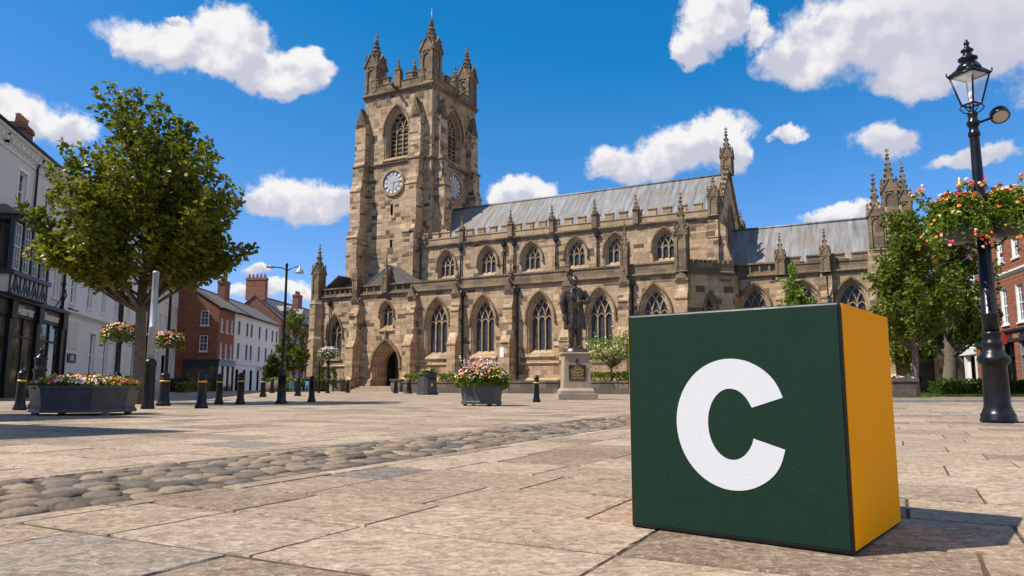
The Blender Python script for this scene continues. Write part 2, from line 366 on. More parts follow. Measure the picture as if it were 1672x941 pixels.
lantern_glass()
def leaf_mat(name, dark, mid, light):
    m, t, p, out = newmat(name); at = t.node('ShaderNodeAttribute', attribute_name='rnd')
    c = t.ramp(at.outputs['Fac'], [(0, dark), (.55, mid), (1, light)]); t.l.new(c, p.inputs['Base Color'])
    p.inputs['Roughness'].default_value = .45; p.inputs['Specular IOR Level'].default_value = .33
    tl = t.node('ShaderNodeBsdfTranslucent'); t.l.new(t.mixc(1.0, c, (1.5, 1.6, .7, 1), 'MULTIPLY'), tl.inputs[0])
    mx = t.node('ShaderNodeMixShader'); mx.inputs[0].default_value = .3
    t.l.new(p.outputs[0], mx.inputs[1]); t.l.new(tl.outputs[0], mx.inputs[2]); t.l.new(mx.outputs[0], out.inputs[0])
leaf_mat('leaf_olive', (.045, .058, .005), (.15, .158, .011), (.32, .295, .026))
leaf_mat('leaf_green', (.045, .068, .008), (.12, .155, .014), (.24, .265, .032))
leaf_mat('leaf_dark', (.03, .05, .01), (.065, .1, .015), (.12, .16, .03))
leaf_mat('leaf_bright', (.07, .12, .015), (.15, .22, .025), (.26, .32, .05))
def blossom(name, cols):
    m, t, p, out = newmat(name); at = t.node('ShaderNodeAttribute', attribute_name='rnd')
    n = len(cols); t.l.new(t.ramp(at.outputs['Fac'], [(i / n, c) for i, c in enumerate(cols)], 'CONSTANT'), p.inputs['Base Color'])
    p.inputs['Roughness'].default_value = .6
RED, ORA, WHI, PIN, YEL, PUR = (.62, .035, .02), (.75, .2, .015), (.78, .75, .72), (.75, .4, .36), (.78, .5, .03), (.25, .08, .2)
blossom('flowers_mixed', [RED, ORA, WHI, PIN, RED, WHI, YEL, PIN]); blossom('flowers_red', [RED, ORA, RED, RED, WHI, PIN]); blossom('flowers_white', [WHI, WHI, PIN, WHI])
blossom('flowers_basket', [RED, PIN, ORA, RED, RED, ORA, PIN, ORA])
def paving_mat():
    m, t, p, out = newmat('paving'); tc = t.node('ShaderNodeTexCoord'); o = tc.outputs['Object']; at = t.node('ShaderNodeAttribute', attribute_name='rnd'); r = at.outputs['Fac']
    base = t.ramp(r, [(0, (.27, .195, .132)), (.14, (.35, .258, .174)), (.35, (.5, .38, .263)), (.55, (.4, .297, .197)), (.78, (.55, .428, .305)), (.92, (.42, .326, .23)), (.95, (.3, .25, .2)), (1, (.22, .19, .16))])
    sh = t.node('ShaderNodeCombineXYZ'); t.l.new(t.math('MULTIPLY', r, 91), sh.inputs[0]); t.l.new(t.math('MULTIPLY', r, 53), sh.inputs[1])
    v = t.vmath('ADD', o, sh.outputs[0])
    n1 = t.noise(t.vmath('MULTIPLY', v, (1, 1.5, 1)), 8, 8, .66, 1.6); n2 = t.noise(v, 34, 7, .75, .8); n3 = t.noise(v, 1.1, 5, .6); n4 = t.noise(v, 90, 3, .6)
    c = t.mixc(t.maprange(n1, .38, .62, 0, 1), base, t.mixc(1.0, base, (.52, .48, .45, 1), 'MULTIPLY'))
    c = t.mixc(t.maprange(n2, .5, .66, 0, .75), c, t.mixc(1.0, c, (.52, .47, .43, 1), 'MULTIPLY'))
    c = t.mixc(t.maprange(n2, .47, .3, 0, .65), c, (.66, .54, .42, 1))
    c = t.mixc(t.maprange(n3, .5, .72, 0, .4), c, t.mixc(1.0, c, (.66, .62, .6, 1), 'MULTIPLY'))
    t.l.new(c, p.inputs['Base Color']); t.l.new(t.maprange(n2, .3, .7, .62, .9), p.inputs['Roughness']); p.inputs['Specular IOR Level'].default_value = .35
    h = t.math('ADD', t.math('MULTIPLY', n1, 1.0), t.math('ADD', t.math('MULTIPLY', n2, .7), t.math('MULTIPLY', n4, .2)))
    bump(t, p, h, .75, .014)
paving_mat()
def joint_mat():
    m, t, p, out = newmat('joint_sand'); tc = t.node('ShaderNodeTexCoord'); o = tc.outputs['Object']
    n = t.noise(o, 30, 6, .7); n2 = t.noise(o, .8, 4)
    c = t.ramp(n, [(.3, (.025, .018, .01)), (.52, (.075, .052, .028)), (.78, (.19, .13, .065))])
    c = t.mixc(t.maprange(n2, .66, .74, 0, .25), c, (.07, .1, .02, 1))
    t.l.new(c, p.inputs['Base Color']); p.inputs['Roughness'].default_value = .95; bump(t, p, n, .8, .01)
joint_mat()
def cobble_mat():
    m, t, p, out = newmat('cobble'); tc = t.node('ShaderNodeTexCoord'); o = tc.outputs['Object']; at = t.node('ShaderNodeAttribute', attribute_name='rnd'); r = at.outputs['Fac']
    base = t.ramp(r, [(0, (.11, .088, .07)), (.25, (.18, .138, .1)), (.45, (.29, .21, .14)), (.6, (.14, .118, .1)), (.8, (.35, .26, .17)), (1, (.22, .165, .12))])
    n = t.noise(o, 18, 7, .7); c = t.mixc(t.maprange(n, .35, .68, 0, .7), base, t.mixc(1.0, base, (.55, .52, .5, 1), 'MULTIPLY'))
    t.l.new(c, p.inputs['Base Color']); p.inputs['Roughness'].default_value = .75; p.inputs['Specular IOR Level'].default_value = .3; bump(t, p, n, .9, .02)
cobble_mat()
def box_mats():
    m, t, p, out = newmat('green_board'); tc = t.node('ShaderNodeTexCoord'); o = tc.outputs['Object']
    n = t.noise(o, 230, 3, .7); n2 = t.noise(o, 5, 4)
    c = t.mixc(t.maprange(n, .57, .76, 0, .85), t.mixc(n2, (.006, .022, .012, 1), (.009, .029, .016, 1)), (.035, .062, .047, 1))
    t.l.new(c, p.inputs['Base Color']); p.inputs['Roughness'].default_value = .5; p.inputs['Specular IOR Level'].default_value = .15; bump(t, p, n, .3, .002)
    m, t, p, out = newmat('yellow_board'); tc = t.node('ShaderNodeTexCoord'); o = tc.outputs['Object']
    n = t.noise(o, 160, 3, .6); n2 = t.noise(o, 3, 4)
    t.l.new(t.mixc(n2, (1.0, .36, .0, 1), (1.0, .4, .0, 1)), p.inputs['Base Color']); p.inputs['Roughness'].default_value = .55; p.inputs['Specular IOR Level'].default_value = .02; bump(t, p, n, .12, .002)
    m, t, p, out = newmat('letter_white'); tc = t.node('ShaderNodeTexCoord'); o = tc.outputs['Object']
    n = t.noise(o, 120, 3, .6); t.l.new(t.mixc(t.maprange(n, .35, .7, 0, .5), (.58, .58, .575, 1), (.53, .53, .53, 1)), p.inputs['Base Color']); p.inputs['Roughness'].default_value = .6; bump(t, p, n, .2, .002)
box_mats()
def grass_mat():
    m, t, p, out = newmat('grass'); tc = t.node('ShaderNodeTexCoord'); n = t.noise(tc.outputs['Object'], 9, 6, .7)
    t.l.new(t.ramp(n, [(.3, (.04, .08, .012)), (.6, (.1, .17, .025)), (.8, (.17, .23, .04))]), p.inputs['Base Color']); p.inputs['Roughness'].default_value = .9; bump(t, p, n, 1, .05)
grass_mat()
# ------------------------------------------------------------ ground
CA = R(27.7); E1 = Vector((math.cos(CA), -math.sin(CA))); E2 = Vector((math.sin(CA), math.cos(CA)))
def in_view(x, y, m=8.0):
    return y > -1.5 and abs(x) < y * 0.72 + m
mb = MB(); mb.poly([(-900, -300, -.007), (900, -300, -.007), (900, 1500, -.007), (-900, 1500, -.007)]); tag(mb.build('ground', MAT['joint_sand']), kind='structure')
def far_plaza():
    m = MB(); m.poly([(-120, 46, -.004), (120, 46, -.004), (120, 140, -.004), (-120, 140, -.004)], .3)
    tag(m.build('far_pavement', MAT['paving']), kind='structure')
far_plaza()
STRIP = (-5.05, -3.65)
def slab(m, a0, a1, b0, b1, near):
    g = .005 if near else .008
    a0 += g; a1 -= g; b0 += .015; b1 -= .015
    z = rng.uniform(-.0018, .0018) if near else 0; r = rng.random()
    tl = [rng.uniform(-.0012, .0012) for _ in range(4)] if near else [0] * 4
    def W(a, b, zz): q = E1 * a + E2 * b; return (q.x, q.y, zz)
    c = [(a0, b0), (a1, b0), (a1, b1), (a0, b1)]
    if not near:
        m.add([W(a, b, 0) for a, b in c], [(0, 1, 2, 3)], r); return
    # worn, slightly uneven arrises
    def rim(k, n, ins):
        p, q = c[k], c[(k + 1) % 4]; pts = []
        for i in range(n):
            f = i / n; pts.append((p[0] + (q[0] - p[0]) * f, p[1] + (q[1] - p[1]) * f))
        return pts
    n = 7; outer = [pt for k in range(4) for pt in rim(k, n, 0)]
    mx, my = (a0 + a1) / 2, (b0 + b1) / 2; inner = []; low = []
    for i, (a, b) in enumerate(outer):
        ins = .0035 + rng.random() ** 3 * .007
        da = max(-1, min(1, (a - mx) / max(a1 - mx, .01))); db = max(-1, min(1, (b - my) / max(b1 - my, .01)))
        ia = a - (ins if da > .985 else -ins if da < -.985 else 0); ib = b - (ins if db > .985 else -ins if db < -.985 else 0)
        zz = z + tl[0] * da + tl[1] * db
        inner.append(W(ia, ib, zz)); j = rng.uniform(0, .002)
        low.append((W(a - (j if da > .985 else -j if da < -.985 else 0), b - (j if db > .985 else -j if db < -.985 else 0), zz - .009), W(a, b, -.028)))
    N = len(inner); vs = inner + [l[0] for l in low] + [l[1] for l in low]
    fs = [tuple(range(N))]
    for i in range(N):
        j = (i + 1) % N; fs += [(i, i + N, j + N, j), (i + N, i + 2 * N, j + 2 * N, j + N)]
    m.add(vs, fs, r)
def plaza():
    m = MB(); b = -1.4; k = 0
    while b < 52:
        h = rng.choice([.62, .66, .7, .64]) if b < 30 else .66
        for side in (0, 1):
            a = STRIP[1] + .16 if side else STRIP[0] - .16
            end = 48 if side else -52
            first = True
            while (a < end) if side else (a > end):
                w = rng.choice([.7, .8, .9, 1.0, 1.15]) * (.6 if first else 1); first = False
                a2 = a + w if side else a - w
                x0, x1 = min(a, a2), max(a, a2); q = E1 * ((x0 + x1) / 2) + E2 * (b + h / 2)
                if in_view(q.x, q.y): slab(m, x0, x1, b, b + h, q.length < 16)
                a = a2
        b += h
    # long narrow border slabs on both sides of the cobbles
    for a0, a1 in ((STRIP[0] - .16, STRIP[0]), (STRIP[1], STRIP[1] + .16)):
        b = -1.2
        while b < 52:
            l = rng.uniform(.7, 1.1); q = E1 * a0 + E2 * (b + l / 2)
            if in_view(q.x, q.y): slab(m, a0, a1, b, b + l, q.length < 16)
            b += l
    tag(m.build('pavement', MAT['paving'], fix=False), kind='structure')
    m = MB(); b = -1.0
    while b < 50:
        l0 = rng.uniform(.16, .2)
        nrow = 7; w = (STRIP[1] - STRIP[0]) / nrow
        for i in range(nrow):
            bb = b + (i % 2) * .11 + (i * 7 % 5) * .018 + rng.uniform(-.035, .035)
            a = STRIP[0] + w * (i + .5) + rng.uniform(-.02, .02)
            q = E1 * a + E2 * bb
            if not in_view(q.x, q.y, 1.5): continue
            far = q.length > 22; n = 7 if far else 12
            ra, rb = w * rng.uniform(.42, .53), .118 * rng.uniform(.75, 1.05); top = rng.uniform(.002, .02); ph = rng.uniform(0, 6.28)
            rings = []
            wob = [1 + .13 * math.sin(2 * t * 6.28 / n + ph) + rng.uniform(-.12, .1) for t in range(n)]
            for f, zz in ((1.0, -.03), (.97, top - .022), (.84, top - .007), (.55, top), (.12, top + .002)):
                ring = []
                for t in range(n):
                    an = 6.28318 * t / n; c_, s_ = math.cos(an), math.sin(an)
                    sc = (abs(c_) ** 2.6 + abs(s_) ** 2.6) ** (-1 / 2.6)
                    pa, pb = a + ra * f * wob[t] * c_ * sc, bb + rb * f * wob[t] * s_ * sc
                    p = E1 * pa + E2 * pb; ring.append((p.x, p.y, zz + rng.uniform(-.004, .004)))
                rings.append(ring)
            m.loft(rings, True, True, rng.random(), True)
        b += .22
    tag(m.build('cobbled_path', MAT['cobble'], fix=False), kind='structure')
plaza()

# ------------------------------------------------------------ gothic pieces
def arch(w, sill, spring, rise, n=10):
    c = (rise * rise - w * w) / (2 * w); Rr = w + c; am = math.atan2(rise, c) if c > 0 else math.pi - math.atan2(rise, -c)
    L = [(-w, sill)] + [(c - Rr * math.cos(am * i / n), spring + Rr * math.sin(am * i / n)) for i in range(n + 1)]
    return L + [(-x, z) for x, z in reversed(L[:-1])]      # left jamb up, over, right jamb down
def sh(pts, u): return [(a + u, b) for a, b in pts]
def tracery(m, fr, uc, w, sill, spring, rise, lights, d0, d1, bw=.1):
    c = (rise * rise - w * w) / (2 * w); Rr = w + c; lw = 2 * w / lights
    def inside(x, z):
        if abs(x) > w: return False
        return z <= spring or ((x - c) ** 2 + (z - spring) ** 2 <= Rr * Rr and (x + c) ** 2 + (z - spring) ** 2 <= Rr * Rr)
    m.ribbon(fr, sh(arch(w, sill, spring, rise), uc), bw * 1.3, d0, d1)
    for k in range(1, lights):
        x = -w + lw * k
        m.ribbon(fr, [(uc + x, sill), (uc + x, spring + .02)], bw, d0, d1)
        for sgn in (1, -1):
            pts = []
            for i in range(30):
                a = i * .06; px = x + sgn * (Rr - Rr * math.cos(a)); pz = spring + Rr * math.sin(a)
                if not inside(px, pz): break
                pts.append((uc + px, pz))
            if len(pts) > 2: m.ribbon(fr, pts, bw * .8, d0, d1 - .01)
    for k in range(lights):                                  # pointed head and cusp of each light
        x = -w + lw * (k + .5); h = lw * .62
        hd = arch(lw / 2 - .02, spring - h * .5, spring - h * .45, h * 1.05, 6)[1:-1]
        m.ribbon(fr, sh([(a + x, b) for a, b in hd], uc), bw * .75, d0, d1 - .02)
def gothic_window(parent, fr, uc, w, sill, spring, rise, lights=3, depth=.5, louvre=False, hood=True, name='window'):
    """adds a window as a part; returns the hole outline for the wall"""
    m = MB(); o0 = arch(w, sill, spring, rise); wi = w * .78
    k = wi / w; r1 = rise * k; s1 = sill + .42
    o1 = arch(w * .9, sill + .12, spring, rise * .93); o2 = arch(w * .89, sill + .16, spring, rise * .915); o3 = arch(wi, s1, spring, r1)
    rings = [[fr.P(uc + a, z, d) for a, z in o] for o, d in ((o0, 0), (o0, -.06), (o1, -.1), (o1, -.2), (o2, -.24), (o3, -depth))]
    m.loft(rings, True)
    tracery(m, fr, uc, wi, s1, spring, r1, lights, -depth - .02, -depth + .13, .1 if w > .9 else .075)
    m.tube([fr.P(uc + a, z, -.15) for a, z in o1[1:-1]], .05, 6)
    win = m.build(name, MAT['trim_stone'], parent)
    g = MB(); g.plate(fr, sh(arch(wi - .01, s1 + .01, spring, r1 - .01), uc), -depth - .06, -depth - .03)
    g.build('glass' if not louvre else 'dark_opening', MAT['interior_dark' if louvre else 'leaded_glass'], win)
    if louvre:
        lm = MB(); z = s1 + .3
        while z < spring + r1 * .75:
            ww = wi if z < spring else wi * max(.15, 1 - ((z - spring) / r1) ** 1.4)
            lm.profile(fr, [(-depth - .02, z), (-depth + .02, z - .02), (-depth + .02, z + .06), (-depth - .02, z + .2)], uc - ww, uc + ww)
            z += .52
        lm.build('louvre', MAT['weathered_stone'], win)
    h = MB()
    if hood:
        ho = arch(w + .11, spring - .25, spring, rise + .13)
        h.ribbon(fr, sh(ho, uc), .15, 0.004, .15)
        for sx in (-1, 1): h.ball(fr.P(uc + sx * (w + .13), spring - .28, .09), .14, n=8, m=5)
        h.build('hood_mould', MAT['weathered_stone'], win)
    sl = MB(); sl.profile(fr, [(-.02, sill - .02), (.16, sill - .14), (.16, sill - .24), (.004, sill - .3), (-.02, sill - .3)], uc - w - .12, uc + w + .12)
    sl.build('sill', MAT['trim_stone'], win)
    return sh(o0, uc)
def buttress(m, fr, uc, w, prof, gablet=None):
    """prof: list of (z, projection) from the ground up, each pair a straight run then a weathering"""
    pts = [(0, prof[0][0])]
    for z, d in prof: pts.append((d, z))
    pts.append((0, prof[-1][0] + prof[-1][1] * .9)); pts = [(-.05, pts[0][1])] + pts[1:] + [(-.05, pts[-1][1])]
    m.profile(fr, pts, uc - w / 2, uc + w / 2)
    for i in range(1, len(prof) - 1):          # drip under each weathering
        if prof[i][1] != prof[i + 1][1] and prof[i + 1][0] - prof[i][0] < 1.2:
            z, d = prof[i]; m.fbox(fr, uc - w / 2 - .05, uc + w / 2 + .05, z - .1, z + .02, .0, d + .06)
    if gablet:
        z, d, hh = gablet; m.profile(fr, [(d, z), (d, z + .001), (0, z + .001), (0, z)], uc - w / 2, uc + w / 2)
        m.plate(fr, [(uc - w / 2 - .06, z), (uc + w / 2 + .06, z), (uc, z + hh)], -.05, d + .08)
def crocket_spire(m, cx, cy, z0, r, h, n=4, rows=5, cross=True, rot=math.pi / 4):
    m.lathe([(r, z0), (r * .52, z0 + h * .5), (r * .13, z0 + h * .9)], cx, cy, n, smooth=False, rot=rot)
    for k in range(rows):
        f = (k + .5) / rows; rr = r * (1 - f * .9); z = z0 + h * f * .9
        for i in range(n):
            a = rot + 2 * math.pi * i / n; q = r * .14 * (1.15 - f * .4) + .02
            x, y = cx + (rr + q * .5) * math.cos(a), cy + (rr + q * .5) * math.sin(a)
            m.taper(x, y, z - q * .5, z + q * 1.0, q * .45, q * .45, q, q); m.taper(x, y, z + q, z + q * 1.5, q, q, q * .3, q * .3)
    zt = z0 + h * .9; q = max(r * .13, .05)
    m.lathe([(q, zt), (q * 2.4, zt + q * 1.2), (q * 2.2, zt + q * 2.2), (q * .8, zt + q * 3), (q * .7, zt + q * 4)], cx, cy, 8)
    if cross:
        z = zt + q * 4; m.box(cx - q * .7, cx + q * .7, cy - q * .7, cy + q * .7, z - .02, z + q * 5)
        m.box(cx - q * 2.4, cx + q * 2.4, cy - q * .68, cy + q * .68, z + q * 1.8, z + q * 3.2)
    else: m.ball((cx, cy, zt + q * 4.6), q * 1.3, sz=1.4, n=8, m=5)
def pinnacle(parent, cx, cy, z0, s, shaft, spire, oct_=False, cross=True, rows=5, mat='weathered_stone', set_=True):
    """square shaft with sunk panels, four gablets and a crocketed spire"""
    m = MB(); h = s / 2; z1 = z0 + shaft
    m.taper(cx, cy, z0, z1, h, h, h, h)
    m.taper(cx, cy, z0 - .02, z0 + s * .16, h * 1.2, h * 1.2, h * 1.04, h * 1.04)
    fr4 = [Fr(cx - h, cy - h, 1, 0), Fr(cx + h, cy - h, 0, 1), Fr(cx + h, cy + h, -1, 0), Fr(cx - h, cy + h, 0, -1)]
    for fr in fr4:
        gh = s * .95; z = z1 - s * .1
        m.plate(fr, [(-s * .06, z), (s * 1.06, z), (s / 2, z + gh)], -.08 * s, s * .09)
        m.ribbon(fr, [(-s * .1, z - .02), (s / 2, z + gh + s * .06), (s * 1.1, z - .02)], s * .13, s * .02, s * .15)
        for e in (.0, .78 * s):                 # corner shafts leave a sunk panel between them
            m.fbox(fr, e, e + .22 * s, z0 + s * .16, z, 0, s * .08)
        m.ribbon(fr, sh(arch(s * .3, z - s * .55, z - s * .5, s * .4, 4)[1:-1], s / 2), s * .1, 0.002, s * .07)
    for sx in (-1, 1):
        for sy in (-1, 1): crocket_spire(m, cx + sx * h * .98, cy + sy * h * .98, z1 - s * .05, s * .15, s * .85, 4, 2, False)
    crocket_spire(m, cx, cy, z1 + s * .1, h * 1.02, spire, 4 if not oct_ else 8, rows, cross)
    return m.build('pinnacle', MAT[mat], parent)
def small_pinnacle(parent, cx, cy, z0, s, shaft, spire, mat='weathered_stone'):
    m = MB(); h = s / 2; m.taper(cx, cy, z0, z0 + shaft, h, h, h * .94, h * .94)
    m.taper(cx, cy, z0 + shaft - .02, z0 + shaft + s * .22, h * 1.3, h * 1.3, h * 1.1, h * 1.1)
    for fr in [Fr(cx - h, cy - h, 1, 0), Fr(cx + h, cy - h, 0, 1)]:
        m.plate(fr, [(0, z0 + shaft), (s, z0 + shaft), (s / 2, z0 + shaft + s * .9)], -.0, s * .16)
    crocket_spire(m, cx, cy, z0 + shaft + s * .15, h, spire, 4, 3, False)
    return m.build('pinnacle', MAT[mat], parent)
def battlement(m, fr, u0, u1, z0, zc, zt, th=.35, mw=.95, gap=.75, proud=.05):
    m.fbox(fr, u0, u1, z0, zc, -th + proud, proud)
    n = max(1, int(round((u1 - u0 + gap) / (mw + gap)))); p = (u1 - u0 + gap) / n; mw2 = p - gap
    m.fbox(fr, u0, u1, zc - .003, zc + .09, -th - .04 + proud, proud + .06)
    for k in range(n):
        a = u0 + k * p
        m.fbox(fr, a, a + mw2, zc + .085, zt, -th + proud + .004, proud - .004)
        m.fbox(fr, a - .06, a + mw2 + .06, zt - .003, zt + .12, -th - .05 + proud, proud + .07)
def pierced_parapet(m, fr, u0, u1, z0, z1, th=.3, step=.62):
    m.fbox(fr, u0, u1, z0, z0 + .2, -th, .03); m.fbox(fr, u0, u1, z1 - .16, z1, -th - .05, .1)
    n = max(1, int((u1 - u0) / step)); p = (u1 - u0) / n
    m.fbox(fr, u0, u1, z0 + .2, z1 - .16, -th + .02, -th + .1)
    for k in range(n + 1):
        a = u0 + k * p; m.fbox(fr, max(a - .07, u0), min(a + .07, u1), z0 + .2, z1 - .16, -th + .1, 0)
        if k < n: m.ribbon(fr, sh(arch(p / 2 - .06, z0 + .25, z0 + (z1 - z0) * .45, p * .45, 4)[1:-1], a + p / 2), .08, -th + .1, -.04)
def cornice(m, fr, u0, u1, z, d=.16, h=.22):
    m.profile(fr, [(-.05, z - h), (.004, z - h), (d * .6, z - h * .45), (d, z - h * .4), (d, z - .03), (.03, z + .04), (-.05, z + .04)], u0, u1)
def downpipe(parent, fr, u, z0, z1, d=.14, r=.075):
    m = MB(); m.tube([fr.P(u, z0, d), fr.P(u, z1, d)], r, 8)
    m.fbox(fr, u - .2, u + .2, z1, z1 + .42, .02, .32); m.fbox(fr, u - .14, u + .14, z1 - .12, z1 + .001, .05, .27)
    z = z0 + .8
    while z < z1: m.tube([fr.P(u, z, d), fr.P(u, z + .09, d)], r * 1.35, 8); z += 1.6
    return m.build('drainpipe', MAT['black_paint'], parent)

# ------------------------------------------------------------ the church
CH = (-8.232, 73.352)
def church():
    ch = thing('church', (CH[0], CH[1], 0), -CA, 'large sandstone gothic church with a clock tower and long leaded nave roof', 'church')
    F0 = Fr(0, 0)
    XL, XR = -15.1, 26.2
    # ---- aisle wall with its windows
    holes = []
    for uc in (.85, 6.17, 12.23, 18.1, 23.1):
        holes.append(gothic_window(ch, F0, uc, 1.36, 3.45, 6.75, 2.5, 3))
    holes.append(gothic_window(ch, F0, -12.3, 1.05, 3.5, 6.0, 2.2, 2))
    holes.append(gothic_window(ch, F0, -5.4, .82, 6.4, 8.0, 1.3, 2, .4))
    pw, pspring, prise = 1.72, 2.55, 2.6
    po = sh(arch(pw, .0, pspring, prise, 10), -5.35); holes.append(po)
    m = MB(); m.panel(F0, [(XL, -.1), (XR, -.1), (XR, 10.15), (XL, 10.15)], holes)
    fw = Fr(XL, 6.0, 0, -1); m.panel(fw, [(0, -.1), (6, -.1), (6, 10.15), (0, 10.15)], [])
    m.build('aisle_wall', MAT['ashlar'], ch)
    # canted end of the aisle
    fc = Fr(XR, 0, 3.1, 2.6); Lc = math.hypot(3.1, 2.6)
    hw = gothic_window(ch, fc, Lc * .45, .5, 4.5, 6.9, 1.5, 1, .4)
    m = MB(); m.panel(fc, [(0, -.1), (Lc, -.1), (Lc, 10.15), (0, 10.15)], [hw])
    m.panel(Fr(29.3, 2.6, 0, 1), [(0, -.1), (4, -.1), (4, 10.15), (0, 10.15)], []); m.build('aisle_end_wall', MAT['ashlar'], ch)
    # plinth, string courses, cornice, parapet
    m = MB()
    for fr_, a, b in ((F0, XL, -7.4), (F0, -3.3, XR), (fc, .1, Lc)):
        m = MB(); m.profile(fr_, [(-.02, -.1), (.34, -.1), (.34, .7), (.22, .8), (.22, 1.15), (.05, 1.32), (-.02, 1.32)], a, b); m.build('plinth_course', MAT['trim_stone'], ch)
        m = MB(); cornice(m, fr_, a, b, 2.72, .13, .2); m.build('string_course', MAT['trim_stone'], ch)
    m = MB(); cornice(m, F0, XL, XR + .1, 10.2, .24, .34); cornice(m, fc, -.05, Lc, 10.2, .24, .34)
    pierced_parapet(m, F0, XL + .6, -9.6, 10.24, 11.1); pierced_parapet(m, F0, -9.0, -2.4, 10.24, 11.15, step=.9)
    m.fbox(F0, -2.4, XR + .05, 10.24, 11.0, -.3, .02); m.fbox(F0, -2.4, XR + .1, 10.997, 11.15, -.36, .1)
    m.fbox(fc, -.02, Lc, 10.24, 10.9, -.3, .02)
    n = 9
    for k in range(n): m.fbox(fc, .12 + k * (Lc - .1) / n, .12 + k * (Lc - .1) / n + .25, 10.897, 11.2, -.28, .03)
    m.build('aisle_parapet', MAT['weathered_stone'], ch)
    # sunk blind panels in the parapet, seen as darker squares
    # buttresses
    std = [(-.1, 1.55), (1.2, 1.55), (1.45, 1.3), (4.6, 1.3), (5.7, .78), (7.9, .78), (8.7, .5), (9.6, .5)]
    for uc, w in ((-9.15, 1.0), (-1.9, 1.0), (3.35, .95), (9.2, .95), (15.15, .95), (20.55, .95), (25.6, 1.05)):
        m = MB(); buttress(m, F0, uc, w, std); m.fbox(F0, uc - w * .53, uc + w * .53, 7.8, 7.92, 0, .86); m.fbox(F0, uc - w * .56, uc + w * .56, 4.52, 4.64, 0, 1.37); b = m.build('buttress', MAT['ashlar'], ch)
        m = MB(); m.plate(F0, [(uc - w * .6, 9.35), (uc + w * .6, 9.35), (uc, 10.5)], 0, .66); m.plate(F0, [(uc - w * .35, 9.5), (uc + w * .35, 9.5), (uc, 10.2)], .66, .72)
        m.ball(F0.P(uc, 10.6, .45), .14, sz=1.3, n=8, m=5)
        m.build('gablet', MAT['weathered_stone'], b)
    pinnacle(ch, -9.3, -.15, 10.1, .62, 1.7, 1.9, rows=4)
    pinnacle(ch, 25.65, -.2, 10.1, .95, 3.2, 3.4, rows=5); pinnacle(ch, 20.6, -.2, 10.1, .6, 2.4, 2.3, rows=4)
    small_pinnacle(ch, 15.15, -.1, 10.9, .34, .5, 1.2); small_pinnacle(ch, 9.2, -.1, 10.9, .3, .3, .8); small_pinnacle(ch, 3.35, -.1, 10.9, .3, .3, .8)
    pinnacle(ch, -5.5, -.05, 10.2, .62, 1.6, 2.1, rows=4)
    # corner turret at the left end
    m = MB(); m.lathe([(1.25, -.1), (1.25, 1.1), (1.02, 1.4), (1.02, 5.6), (.92, 5.9), (.92, 9.3), (.98, 9.4), (.84, 9.75), (.84, 9.9)], -14.85, .1, 8, smooth=False, rot=R(22.5))
    m.build('corner_turret', MAT['ashlar'], ch); pinnacle(ch, -14.85, .1, 9.85, 1.0, 3.0, 2.9, True, rows=4)
    # portal
    m = MB(); prev = None; rings = []
    for k, (s_, d) in enumerate(((1.0, 0), (1.0, -.12), (.92, -.2), (.92, -.42), (.84, -.5), (.84, -.75), (.76, -.85), (.76, -1.1), (.68, -1.2), (.66, -1.7))):
        rings.append([F0.P(-5.35 + a, z, d) for a, z in arch(pw * s_, 0, pspring, prise * s_, 10)])
    m.loft(rings, False)
    for s_, d in ((.96, -.16), (.88, -.46), (.8, -.8), (.72, -1.15)):
        o = arch(pw * s_, .5, pspring, prise * s_, 10); m.tube([F0.P(-5.35 + a, z, d + .03) for a, z in o], .075, 6)
        for sx in (-1, 1):
            m.tube([F0.P(-5.35 + sx * pw * s_, pspring - .12, d + .03), F0.P(-5.35 + sx * pw * s_, pspring + .1, d + .03)], [.085, .13], 8)
            m.tube([F0.P(-5.35 + sx * pw * s_, .45, d + .03), F0.P(-5.35 + sx * pw * s_, .7, d + .03)], [.14, .09], 8)
    portal = m.build('portal', MAT['trim_stone'], ch)
    m = MB(); m.ribbon(F0, sh(arch(pw + .15, pspring - .1, pspring, prise + .18), -5.35), .24, .004, .22)
    for sx in (-1, 1): m.ball(F0.P(-5.35 + sx * (pw + .2), pspring - .15, .14), .2, n=8, m=5)
    m.taper(-5.35, -.14, 5.2, 6.3, .12, .1, .07, .07); m.build('hood_mould', MAT['weathered_stone'], portal)
    dw = pw * .66; ds = arch(dw, 0.52, pspring, prise * .66, 8)
    m = MB(); m.fbox(F0, -7.2, -3.5, -.05, 5.2, -2.75, -2.65); m.fbox(F0, -7.25, -7.15, -.05, 5.2, -2.65, -1.72); m.fbox(F0, -3.55, -3.45, -.05, 5.2, -2.65, -1.72); m.fbox(F0, -7.15, -3.55, 5.0, 5.2, -2.65, -1.72); m.fbox(F0, -7.15, -3.55, .4, .5, -2.65, -1.72); m.build('dark_interior', MAT['interior_dark'], portal)
    m = MB(); half = [(a, z) for a, z in ds if a >= -.001]
    m.plate(F0, sh([(.02, .52)] + half, -5.35), -1.78, -1.7)
    for z in (1.2, 2.0, 2.8): m.fbox(F0, -5.33, -5.35 + dw - .05, z, z + .1, -1.7, -1.66)
    m.tube([F0.P(-5.25, 1.6, -1.66), F0.P(-5.25, 1.9, -1.6)], .03, 6); m.build('door', MAT['oak_door'], portal)
    m = MB(); m.hexa([F0.P(-5.35 - dw + .03, .52, -1.75), F0.P(-5.35 - dw + .1, .52, -1.72), F0.P(-5.35 - dw + .25, .52, -2.5), F0.P(-5.35 - dw + .18, .52, -2.5),
                      F0.P(-5.35 - dw + .03, 3.3, -1.75), F0.P(-5.35 - dw + .1, 3.3, -1.72), F0.P(-5.35 - dw + .25, 3.3, -2.5), F0.P(-5.35 - dw + .18, 3.3, -2.5)])
    m.build('door', MAT['oak_door'], portal)
